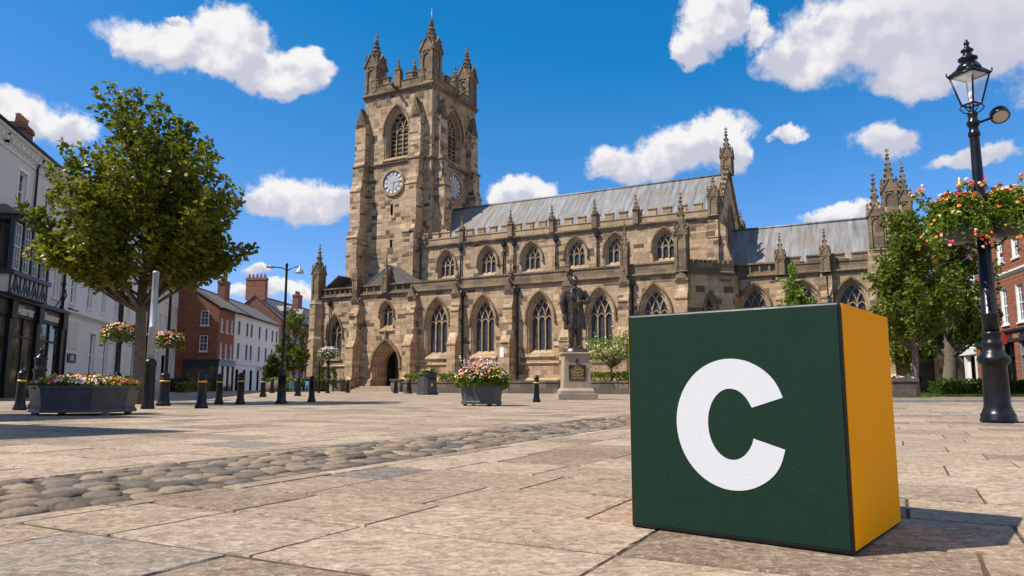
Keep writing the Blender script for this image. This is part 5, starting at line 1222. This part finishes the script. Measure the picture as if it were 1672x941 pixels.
# ------------------------------------------------------------ planted troughs, bins, hedges
def leafy_box(name, x0, x1, y0, y1, z0, z1, n, ls, mat, parent, loc=None):
    m = MB()
    for i in range(n):
        f = rng.random(); x, y = rng.uniform(x0, x1), rng.uniform(y0, y1); z = z0 + (z1 - z0) * (1 - f * f * .9) * rng.uniform(.8, 1.1)
        if rng.random() < .5: y = y0 + (y1 - y0) * rng.random() ** 3 * .3
        leaf(m, (x, y, z), (rng.gauss(0, .4), -.5, .7), ls * rng.uniform(.7, 1.3), min(1, max(0, rng.gauss(.55, .25))))
    return m.build(name, MAT[mat], parent, fix=False)
def chp(x, y): q = Vector(CH) + E1 * x + E2 * y; return (q.x, q.y)
def trough(x0, x1, y, label, bush=True):
    p = chp(x0, y); t = thing('stone_trough', (p[0], p[1], 0), -CA, label, 'planter', 'stone troughs along the church'); L = x1 - x0
    m = MB(); m.box(0, L, 0, 1.0, 0, .82); m.box(-.05, L + .05, -.06, 1.05, .817, .95)
    m.build('trough', MAT['grey_stone'], t, .015); s = MB(); s.box(.1, L - .1, .1, .9, .9, .97); s.build('soil', MAT['soil'], t)
    if bush: leafy_box('foliage', .15, L - .15, .05, .9, .9, 1.5, int(260 * L), .16, 'leaf_bright', t)
trough(3.7, 5.4, -9.4, 'short stone trough between the church steps and the litter bin')
trough(7.2, 9.6, -9.5, 'stone trough with low greenery between the litter bin and the round planter')
trough(9.8, 14.0, -9.5, 'stone trough behind the round flower planter')
trough(14.2, 18.4, -9.8, 'bare topped stone trough between the banded bollard and the statue', False)
trough(20.9, 24.3, -10.2, 'stone trough under the pink blossoming tree')
trough(24.5, 27.6, -10.4, 'stone trough partly hidden behind the green box')
def litter_bin(loc, rz, s, label, fl=True):
    t = thing('litter_bin', loc, rz, label, 'bin'); m = MB()
    def ring(a, z, c=.3): a *= s; k = a * c; z *= s; return [(-a + k, -a, z), (a - k, -a, z), (a, -a + k, z), (a, a - k, z), (a - k, a, z), (-a + k, a, z), (-a, a - k, z), (-a, -a + k, z)]
    m.loft([ring(.56, 0), ring(.56, .14), ring(.5, .17), ring(.47, 1.2), ring(.54, 1.24), ring(.54, 1.34), ring(.44, 1.36), ring(.44, 1.3)], True); m.add(ring(.44, 1.31), [tuple(range(8))]); m.build('body', MAT['planter_paint'], t)
    m = MB(); m.box(-.2 * s, .2 * s, -.52 * s, -.47 * s, .95 * s, 1.1 * s); m.build('slot', MAT['interior_dark'], t)
    m = MB(); m.lathe([(.07 * s, -.012), (.11 * s, 0), (.07 * s, .012)], 0, 0, 10); e = m.build('emblem', MAT['gold'], t); e.location = (0, -.5 * s, .62 * s); e.rotation_euler = (R(90), 0, 0)
    if fl: flowers(t, (0, 0, 1.3 * s), .48 * s, .48 * s, .34 * s, 420, 90, .15, .06)
litter_bin((-5.57, 48.9, 0), R(40), 1.05, 'dark octagonal litter bin with flowers on top, right of the church steps')
q = offl(9.6, .9); litter_bin((q[0], q[1], 0), LA, .95, 'black litter bin against the white house wall behind the long planter', False)
def hedge(name, loc, rz, L, W, H, n, ls, mat, label):
    t = thing(name, loc, rz, label, 'hedge'); m = MB(); m.box(.15, L - .15, .15, W - .15, 0, H * .8); m.build('core', MAT['leaf_dark'], t); leafy_box('foliage', 0, L, 0, W, .05, H, n, ls, mat, t)
q = chp(-14.8, -6.8); hedge('hedge', (q[0], q[1], 0), -CA, 3.4, 1.6, 1.2, 2600, .2, 'leaf_bright', 'bright green hedge before the corner turret of the church')
q = chp(-15.4, -3.4); hedge('hedge', (q[0], q[1], 0), -CA, 4.6, 1.4, 1.15, 2200, .2, 'leaf_bright', 'bright green hedge along the church wall below the left window')
q = offl(28, 4.0); hedge('hedge', (q[0], q[1], 0), LA, 22, 1.0, .8, 4200, .18, 'leaf_green', 'low clipped hedge before the white houses on the left')
q = chp(-12.4, -8); m = MB(); m.ball((0, 0, .4), 1.0, 1.15, .6, .75, 9, 6); o = m.build('boulder', MAT['grey_stone']); o.location = (q[0], q[1], 0); tag(o, 'rough grey stone block in front of the bright hedge by the church turret', 'stone')
def ball_bush(x, y, z, r, label):
    t = thing('clipped_bush', (x, y, 0), 0, label, 'bush'); m = MB()
    for i in range(900):
        d = Vector((rng.gauss(0, 1), rng.gauss(0, 1), rng.gauss(0, 1))).normalized(); leaf(m, (d.x * r, d.y * r, z + d.z * r), d, .17, min(1, max(0, rng.gauss(.5, .22))))
    m.build('foliage', MAT['leaf_dark'], t, fix=False); m = MB(); m.tube([(0, 0, 0), (0, 0, z)], .08, 6); m.build('stem', MAT['bark'], t)
ball_bush(-15.4, 61.6, 1.35, .72, 'dark clipped ball bush between the two thin posts left of the church door')
def chair(x, y, rz, label):
    t = thing('cafe_chair', (x, y, 0), rz, label, 'chair', 'blue chairs beside the church'); m = MB(); m.box(-.22, .22, -.22, .22, .43, .47); m.build('seat', MAT['blue_paint'], t)
    m = MB(); m.box(-.22, .22, .2, .24, .62, 1.0); m.build('backrest', MAT['blue_paint'], t)
    for sx in (-.2, .2):
        for sy in (-.2, .21): m = MB(); m.box(sx - .025, sx + .025, sy - .025, sy + .025, 0, .43 if sy < 0 else 1.0); m.build('leg', MAT['blue_paint'], t)
for i, x in enumerate((-20.4, -19.6, -18.9, -18.2)): chair(x, 66 + .5 * (i % 2), R(20 + 40 * i), 'blue chair behind the hedge left of the church, %s' % ('leftmost', 'second from the left', 'third from the left', 'rightmost, nearest the turret')[i])

# pink blossoming tree in the trough by the statue
def bl_tree():
    p = chp(22.6, -9.7); t = thing('blossom_tree', (p[0], p[1], 0), 0, 'small pink blossoming tree between the statue and the green box', 'tree'); tr, lf, fl = MB(), MB(), MB(); g = random.Random(3)
    tr.tube([(0, 0, .9), (.06, 0, 1.5), (-.03, 0, 2.0), (.08, 0, 2.5)], [.1, .08, .07, .05], 7)
    for k in range(46):
        a = g.uniform(0, 6.283); q = g.random() ** .5; tip = Vector((2.1 * q * math.cos(a) + .5, 1.6 * q * math.sin(a), 2.5 + 2.4 * g.random() * (1 - q * .5))); tr.tube([(0, 0, 1.9), tuple(Vector((0, 0, 2.0)).lerp(tip, .5) + Vector((0, 0, .1))), tuple(tip)], [.04, .025, .008], 5)
        for i in range(42):
            o = Vector((g.gauss(0, .26), g.gauss(0, .26), g.gauss(0, .24))); leaf(lf, tuple(tip + o), tuple(o + Vector((0, 0, .1))), .17, min(1, max(0, g.gauss(.55, .25))))
            if i % 12 == 0: blossom_disc(fl, tip + o * 1.25, tuple(o + Vector((0, -.3, .2))), .075, g.choice([.62, .62, .9]))
    tr.build('trunk', MAT['bark'], t); lf.build('crown', MAT['leaf_bright'], t, fix=False); fl.build('blossoms', MAT['flowers_white'], t, fix=False)
bl_tree()

# ------------------------------------------------------------ raised pavement, lawn and beds on the right
m = MB(); m.box(13.2, 70, 27.2, 33.5, -.03, .1); tag(m.build('right_pavement', MAT['far_pav'] if 'far_pav' in MAT else MAT['paving']), kind='structure')
m = MB(); m.box(13.0, 70, 27.0, 27.198, -.03, .11); m.box(13.0, 13.198, 27.2, 33.5, -.03, .11); tag(m.build('kerb', MAT['kerb_stone'], None, .01), kind='structure')
m = MB(); m.poly([(15, 38.2, .01), (34, 40.2, .01), (34, 62, .01), (15, 57, .01)]); tag(m.build('lawn', MAT['grass']), kind='structure')
m = MB()
for i in range(9000):
    x = rng.uniform(15, 34); y = 38.6 + rng.random() ** 1.5 * 14; h = rng.uniform(.06, .2)
    m.add([(x - .02, y, 0), (x + .02, y, 0), (x + rng.gauss(0, .06), y + rng.gauss(0, .04), h)], [(0, 1, 2)], rng.random())
tag(m.build('grass', MAT['leaf_bright'], fix=False), 'bright grass on the lawn under the right hand trees', 'grass', kind='stuff')
hedge('hedge', (24.6, 42.6, 0), R(14), 13, 1.1, .85, 4200, .17, 'leaf_dark', 'low dark hedge behind the lamp post on the right')
def stone_planter():
    t = thing('stone_planter', (15.75, 32.7, .0), R(-27), 'weathered stone planter with sparse plants, beside the slim tree', 'planter'); m = MB(); m.taper(.9, 0, .1, .75, .9, .5, 1.0, .55); m.box(-.14, 1.94, -.6, .6, .747, .9); m.box(-.02, 1.82, -.42, .42, 0, .1); m.build('trough', MAT['grey_stone'], t, .02)
    flowers(t, (.9, 0, .86), .85, .42, .14, 120, 60, .12, .05, flmat='flowers_white')
stone_planter()
def flower_bed(x, y, L, label):
    t = thing('flower_bed', (x, y, 0), R(14), label, 'flower bed'); m = MB(); m.box(-L / 2, L / 2, -.4, .4, 0, .45); m.build('box', MAT['planter_paint'], t); flowers(t, (0, 0, .42), L / 2, .45, .4, 600, 420, .13, .06, flmat='flowers_red' if L > 3 else 'flowers_mixed')
flower_bed(31.8, 46.3, 3.6, 'bed of red flowers before the brick house at the right edge'); flower_bed(28.7, 45.6, 1.8, 'short bed of yellow and mixed flowers right of the lamp post base')

# ------------------------------------------------------------ lamp post with two hanging baskets
LX, LY = 8.02, 12.29
def big_lamp():
    t = thing('lamp_post', (LX, LY, 0), 0, 'tall black cast iron lamp post with a glass lantern and side floodlight', 'lamp post')
    m = MB(); m.lathe([(.27, 0), (.27, .05), (.255, .07), (.255, .13), (.235, .16), (.22, .2), (.205, .24), (.195, .3), (.185, .92), (.2, .95), (.235, .99), (.245, 1.03), (.235, 1.07), (.18, 1.14), (.15, 1.2), (.15, 1.25), (.165, 1.27), (.165, 1.31), (.14, 1.34), (.135, 1.42), (.15, 1.44), (.15, 1.47), (.125, 1.5)], n=28); m.build('base', MAT['iron'], t)
    m = MB(); m.lathe([(.125, 1.48), (.12, 1.75), (.128, 1.76), (.128, 1.79), (.118, 1.8), (.075, 4.85), (.074, 4.9)], n=20); m.build('shaft', MAT['iron'], t)
    m = MB(); m.lathe([(.074, 4.86), (.095, 4.9), (.095, 4.95), (.075, 4.98), (.072, 5.05), (.1, 5.09), (.105, 5.14), (.075, 5.18), (.07, 5.25), (.085, 5.28), (.07, 5.31), (.05, 5.34)], n=16); m.build('collar', MAT['iron'], t)
    zb, zt, b, tp_ = 5.46, 6.0, .105, .215
    m = MB(); rz = R(22)
    def rot(x, y): return (x * math.cos(rz) - y * math.sin(rz), x * math.sin(rz) + y * math.cos(rz))
    for k in range(4):
        a = R(45 + 90 * k); c0 = rot(b * 1.414 * math.cos(a), b * 1.414 * math.sin(a)); c1 = rot(tp_ * 1.414 * math.cos(a), tp_ * 1.414 * math.sin(a)); a2 = R(135 + 90 * k); d0 = rot(b * 1.414 * math.cos(a2), b * 1.414 * math.sin(a2)); d1 = rot(tp_ * 1.414 * math.cos(a2), tp_ * 1.414 * math.sin(a2))
        m.tube([(*c0, zb), (*c1, zt)], .016, 6); m.tube([(*c0, zb), (*d0, zb)], .017, 6); m.tube([(*c1, zt), (*d1, zt)], .024, 6)
        m.tube([(*c1, zt - .02), (c1[0] * 1.12, c1[1] * 1.12, zt + .03), (c1[0] * 1.14, c1[1] * 1.14, zt + .08)], .014, 6)
        m.tube([(*c0, zb), (c0[0] * 1.25, c0[1] * 1.25, zb - .06), (c0[0] * .8, c0[1] * .8, zb - .14), (c0[0] * .3, c0[1] * .3, 5.31)], .011, 6); m.tube([(c0[0] * .8, c0[1] * .8, zb), (c0[0] * .25, c0[1] * .25, 5.32)], .01, 6)
    lan = m.build('lantern_frame', MAT['iron'], t)
    m = MB(); m.loft([[(*rot(s * 1.414 * math.cos(R(45 + 90 * k)) , s * 1.414 * math.sin(R(45 + 90 * k))), z) for k in range(4)] for s, z in ((b, zb), (tp_, zt))], True); m.build('glass', MAT['lantern_glass'], lan)
    m = MB(); m.lathe([(.2 * 1.38, zt - .005), (.2 * 1.38, zt - .0)], n=4, rot=rz + R(45), smooth=False); m.build('reflector', MAT['lamp_reflector'], lan)
    m = MB(); m.tube([(0, 0, zb), (0, 0, zb + .1)], .03, 8); m.ball((0, 0, zb + .17), .045, sz=1.7); m.tube([(0, 0, zt - .12), (0, 0, zt - .01)], .05, 8); m.build('bulb', MAT['clock_white'], lan)
    m = MB(); m.lathe([(tp_ * 1.414 + .02, zt + .01), (tp_ * 1.414 + .02, zt + .03), (.2, zt + .12)], n=4, rot=rz + R(45), smooth=False); m.lathe([(.21, zt + .06), (.19, zt + .14), (.15, zt + .2), (.1, zt + .23), (.1, zt + .25), (.155, zt + .28), (.155, zt + .31), (.09, zt + .35), (.06, zt + .4), (.1, zt + .44), (.1, zt + .46), (.05, zt + .5), (.03, zt + .55), (.05, zt + .58), (.03, zt + .62), (.01, zt + .66)], n=16); m.build('lantern_roof', MAT['iron'], lan)
    m = MB(); m.tube([(.06, 0, 5.12), (.2, -.02, 5.17), (.33, -.03, 5.22)], .022, 8); m.build('arm', MAT['iron'], t)
    m = MB(); m.lathe([(.02, .1), (.13, .1), (.145, .07), (.15, -.04), (.135, -.06)], n=20, cap=False); fl = m.build('floodlight', MAT['iron'], t); fl.location = (.44, -.05, 5.25); fl.rotation_euler = (R(-38), R(14), 0)
    m = MB(); m.lathe([(.135, -.05), (.1, -.052), (.02, -.053)], n=20); l = m.build('lens', MAT['lamp_reflector'], fl)
    # basket brackets
    for sx in (-1, 1):
        m = MB(); m.tube([(sx * .08, 0, 3.25), (sx * .3, 0, 3.2), (sx * .62, 0, 3.24)], .02, 6); m.tube([(sx * .09, 0, 2.9), (sx * .3, 0, 3.0), (sx * .5, 0, 3.2)], .016, 6); m.build('bracket', MAT['iron'], t)
    m = MB(); m.tube([(-.08, 0, 3.85), (-.12, 0, 3.98), (-.2, 0, 4.04), (-.3, 0, 4.0)], .014, 6); m.lathe([(.05, 3.97), (.06, 4.02), (.03, 4.07), (.035, 4.1), (.01, 4.17)], -.32, 0, 10); m.lathe([(.012, 3.97), (.03, 3.8), (.02, 3.62)], -.32, 0, 8); m.build('finial_bracket', MAT['gold'], t)
big_lamp()
def hang_basket(dx, dz, r, label, n, nf):
    t = thing('hanging_basket', (LX + dx, LY - .02, 3.28 + dz), 0, label, 'flower basket', 'baskets on the lamp post'); m = MB(); m.lathe([(.05, -.3), (r * .55, -.3), (r * .8, -.22), (r * .92, -.02), (r * .95, .03), (r * .9, .03), (.05, 0)], n=18); m.build('bowl', MAT['planter_paint'], t)
    flowers(t, (0, -.02, .05), r * 1.2, r * 1.15, .5, n, nf, .085, .04, leafmat='leaf_bright', flmat='flowers_basket', droop=.3)
    v = MB(); f2 = MB()
    for i in range(26):                            # trailing and arching stems
        a = rng.uniform(0, 6.283); p = Vector((r * .9 * math.cos(a), r * .9 * math.sin(a), .1)); d = Vector((math.cos(a), math.sin(a), 0)); up = rng.random() < .35
        q = [p, p + d * .14 + Vector((0, 0, .25 if up else .06)), p + d * .26 + Vector((0, 0, .42 if up else -.15)), p + d * .3 + Vector((0, 0, .5 if up else -rng.uniform(.3, .62)))]
        v.tube([tuple(x) for x in q], .005, 3, .4)
        for k in range(14):
            f = rng.random() * 2.99; j = int(f); c = q[j].lerp(q[j + 1], f - j); leaf(v, tuple(c), (d.x, d.y, -.1), .07, rng.random())
        for k in range(3): blossom_disc(f2, q[3] + Vector((rng.gauss(0, .04), rng.gauss(0, .04), rng.gauss(0, .04))), (d.x, d.y - .3, .4), .032, rng.random() * .99)
    v.build('stems', MAT['leaf_bright'], t, fix=False); f2.build('blossoms', MAT['flowers_basket'], t, fix=False)
hang_basket(-.42, .02, .36, 'hanging basket left of the lamp post, trailing pink and red flowers', 2100, 150); hang_basket(.48, .12, .4, 'hanging basket right of the lamp post, full of red and orange flowers', 2300, 190)

# ------------------------------------------------------------ statue
def statue():
    SX, SY = 2.82, 32.9
    t = thing('statue_monument', (SX, SY, 0), R(3), 'dark bronze statue of a man in a long coat on a stone plinth', 'statue')
    m = MB(); m.box(-.86, .86, -.86, .86, 0, .26); m.build('step', MAT['plinth_stone'], t, .015)
    m = MB(); m.taper(0, 0, .26, .38, .74, .74, .74, .74); m.taper(0, 0, .378, .5, .73, .73, .64, .64); m.build('base_moulding', MAT['plinth_stone'], t, .01)
    m = MB(); m.taper(0, 0, .5, 1.92, .61, .61, .56, .56); sh_ = m.build('plinth', MAT['plinth_stone'], t, .012)
    m = MB(); m.taper(0, 0, 1.92, 2.0, .57, .57, .63, .63); m.taper(0, 0, 1.998, 2.06, .65, .65, .63, .63); m.build('plinth_cap', MAT['plinth_stone'], t, .01)
    m = MB(); m.box(-.37, .37, -.615, -.57, .82, 1.5); pq = m.build('plaque', MAT['plaque_metal'], sh_, .006)
    m = MB(); rr = random.Random(5)
    for k in range(9):                              # worn, unreadable lines of raised lettering
        z = 1.43 - k * .066; half = (.1, .18, .27, .29, .25, .28, .22, .27, .3)[k]; x = -half
        while x < half:
            w = rr.uniform(.012, .03); h = rr.choice([.03, .036, .042]); m.box(x, x + w, -.622, -.612, z - h / 2, z + h / 2); x += w + rr.choice([.007, .008, .03])
    m.build('lettering', MAT['gold'], pq)
    m = MB(); m.box(-.05, .05, -.615, -.56, 1.56, 1.7); m.taper(0, -.6, 1.7, 1.76, .06, .02, .03, .012); m.build('crest', MAT['plaque_metal'], sh_)
    m = MB(); m.lathe([(.56, 2.06), (.58, 2.1), (.54, 2.12), (.54, 2.22), (.52, 2.24)], n=24); m.build('bronze_base', MAT['bronze'], t)
    # figure: closed pieces fused into one surface by a voxel remesh
    f = MB(); z0 = 2.22
    def cap(pts, rad, n=10): f.tube([(x, y, z + z0) for x, y, z in pts], rad, n, smooth=True)
    def ell(c, r, sx=1, sy=1, sz=1): f.ball((c[0], c[1], c[2] + z0), r, sx, sy, sz, 14, 9)
    def torso(rings, n=20, fold=0.0, k=7):
        rs = []
        for (z, a, b, cy, cx) in rings:
            fo = fold * max(0, min(1, (1.9 - z) / .9)); rs.append([(cx + a * (1 + fo * math.sin(k * 6.283 * i / n + z)) * math.cos(6.283 * i / n), cy + b * (1 + fo * math.sin(k * 6.283 * i / n + z)) * math.sin(6.283 * i / n), z + z0) for i in range(n)])
        f.loft(rs, True, True)
    torso([(.9, .43, .3, .02, .03), (1.2, .4, .28, .01, .02), (1.55, .35, .25, 0, .01), (1.8, .32, .23, -.01, 0), (2.05, .33, .24, -.01, 0), (2.35, .4, .26, 0, 0), (2.6, .41, .23, .02, 0), (2.72, .33, .18, .03, 0), (2.8, .16, .13, .03, 0)], 30, .09, 6)   # frock coat
    torso([(.88, .5, .16, .22, .02), (1.3, .48, .16, .22, .01), (1.9, .42, .17, .17, 0), (2.5, .42, .17, .12, 0), (2.7, .33, .14, .07, 0)], 26, .1, 5)   # robe down the back
    for sx in (-1, 1): cap([(sx * .1, -.22, 2.72), (sx * .16, -.26, 2.3), (sx * .11, -.27, 1.7), (sx * .15, -.3, .95)], [.05, .06, .05, .05], 8)   # coat edges
    cap([(-.3, -.12, 2.68), (-.1, -.27, 2.4), (.16, -.29, 2.05)], [.05, .055, .05], 8)            # sash across the chest
    cap([(.14, 0, .95), (.17, -.02, .55), (.16, .0, .12)], [.17, .135, .1]); cap([(-.15, -.04, .95), (-.18, -.08, .55), (-.19, -.04, .12)], [.17, .135, .1])
    cap([(.16, .07, .08), (.18, -.1, .07), (.2, -.26, .05)], [.1, .1, .075]); cap([(-.19, .03, .08), (-.25, -.14, .07), (-.3, -.3, .05)], [.1, .1, .075])   # shoes
    cap([(-.38, .02, 2.6), (-.5, .04, 2.3), (-.56, .02, 2.02)], [.16, .15, .15]); cap([(-.56, .02, 2.05), (-.53, -.05, 1.75), (-.5, -.08, 1.55)], [.12, .09, .07])   # right arm hanging
    ell((-.5, -.09, 1.46), .085, .8, 1, 1.2)
    for k in range(4): cap([(-.5 + (k - 1.5) * .035, -.11 - .01 * k, 1.4), (-.5 + (k - 1.5) * .037, -.14, 1.3), (-.49 + (k - 1.5) * .035, -.12, 1.22 + .02 * abs(k - 1.5))], [.028, .026, .02], 6)
    cap([(-.46, -.14, 1.48), (-.43, -.2, 1.4), (-.43, -.2, 1.33)], [.03, .027, .02], 6)
    cap([(.38, .02, 2.6), (.53, .02, 2.35), (.62, -.03, 2.12)], [.16, .15, .15]); cap([(.62, -.03, 2.12), (.45, -.22, 2.06), (.27, -.33, 2.08)], [.13, .11, .085])   # left arm bent to the lapel
    ell((.2, -.36, 2.09), .085, 1.2, .8, .9)
    for k in range(4): cap([(.16, -.38, 2.13 - k * .035), (.08, -.37, 2.13 - k * .036), (.04, -.33, 2.12 - k * .034)], [.028, .026, .02], 6)
    cap([(.2, -.38, 2.15), (.15, -.38, 2.22), (.11, -.36, 2.26)], [.03, .027, .02], 6)
    cap([(0, .03, 2.72), (0, .0, 2.95)], [.12, .11]); ell((0, -.02, 3.08), .2, .82, .98, 1.18)       # neck, head
    cap([(0, -.2, 3.12), (0, -.25, 3.05), (0, -.22, 3.02)], [.025, .035, .03], 6); cap([(-.05, -.2, 2.97), (.05, -.2, 2.97)], [.022, .022], 6); ell((0, -.16, 2.9), .07, 1.1, .8, .7)   # nose, lips, chin
    for sx in (-1, 1):
        cap([(sx * .03, -.19, 3.13), (sx * .1, -.17, 3.13)], [.025, .02], 6); ell((sx * .165, 0, 3.06), .05, .4, .8, 1.2); cap([(sx * .15, -.04, 3.12), (sx * .14, -.06, 2.96)], [.035, .03], 6)   # brows, ears, whiskers
    cap([(0, -.2, 2.74), (-.06, -.21, 2.68)], [.05, .03], 6); cap([(0, -.2, 2.74), (.06, -.21, 2.68)], [.05, .03], 6)   # neckcloth
    ell((-.07, -.27, 1.98), .12, 1, .5, .9)
    torso([(1.72, .05, .05, -.27, -.07), (1.8, .14, .06, -.27, -.07), (1.95, .16, .06, -.27, -.07), (2.02, .15, .05, -.27, -.07)], 14)
    o = f.build('figure', MAT['bronze'], t)
    rm = o.modifiers.new('fuse', 'REMESH'); rm.mode = 'VOXEL'; rm.voxel_size = .02; rm.use_smooth_shade = True
    sm = o.modifiers.new('soften', 'SMOOTH'); sm.iterations = 3; sm.factor = .5
    h = MB(); h.ball((0, .03, 3.17 + z0), .19, .93, 1.0, .85, 14, 8); h.build('hair', MAT['bronze'], t)
statue()

# ------------------------------------------------------------ the box with the letter
def letter_box():
    FL, FRt, BR = Vector((.511, 3.252)), Vector((1.2105, 2.697)), Vector((1.6964, 3.2934))
    d = (FRt - FL); W = d.length; ang = math.atan2(d.y, d.x); Dp = (BR - FRt).length; Hh = .908
    t = thing('letter_box', (FL.x, FL.y, 0), ang, 'big dark green and yellow cube box with a white letter C', 'box')
    m = MB(); m.box(0, W, 0, Dp, .002, Hh); m.build('body', MAT['black_paint'], t, .012)
    fr = Fr(0, 0); m = MB(); m.fbox(fr, .011, W - .011, .022, Hh - .01, .0, .0022); fp = m.build('front_panel', MAT['green_board'], t)
    m = MB(); m.fbox(Fr(W, 0, 0, 1), .012, Dp - .004, .018, Hh - .004, 0, .0022); m.build('side_panel', MAT['yellow_board'], t)
    m = MB(); m.fbox(Fr(W, Dp, -1, 0), .012, W - .012, .02, Hh - .01, 0, .002); m.build('back_panel', MAT['green_board'], t)
    m = MB(); m.fbox(Fr(0, Dp, 0, -1), .012, Dp - .012, .02, Hh - .01, 0, .002); m.build('side_panel', MAT['yellow_board'], t)
    pts = []; n = 60
    def U(x, z): return (x * W, z * Hh)
    up = [(.749, .611), (.734, .65), (.713, .686), (.685, .716), (.65, .742), (.615, .7595)]
    pts += [U(x, z) for x, z in up]
    for i in range(n + 1):
        a = R(72) + R(216) * i / n; pts.append(U(.519 + .265 * math.cos(a), .4955 + .2835 * math.sin(a)))
    pts += [U(x, z) for x, z in [(.615, .2315), (.65, .249), (.685, .275), (.713, .306), (.734, .345), (.749, .396)]]
    b0, b1 = R(28.5), R(337)
    for i in range(n + 1):
        a = b1 + (b0 - b1) * i / n; x, z = .516 + .108 * math.cos(a), .4945 + .1535 * math.sin(a)
        if i == 0: x, z = .614, .436
        if i == n: x, z = .613, .567
        pts.append(U(x, z))
    def smooth(q, k):                               # round the sampled outline, keeping the four sharp tips
        tips = {U(.749, .611), U(.749, .396), pts[len(up) + n + 7], pts[-1]}
        for _ in range(k):
            o = []
            for i_, b_ in enumerate(q):
                a_, c_ = q[i_ - 1], q[(i_ + 1) % len(q)]
                if b_ in tips: o.append(b_); continue
                o += [(b_[0] * .75 + a_[0] * .25, b_[1] * .75 + a_[1] * .25), (b_[0] * .75 + c_[0] * .25, b_[1] * .75 + c_[1] * .25)]
            q = o
        return q
    pts = smooth(pts, 2)
    m = MB(); m.plate(fr, pts, .002, .0042); m.build('letter', MAT['letter_white'], fp)
letter_box()
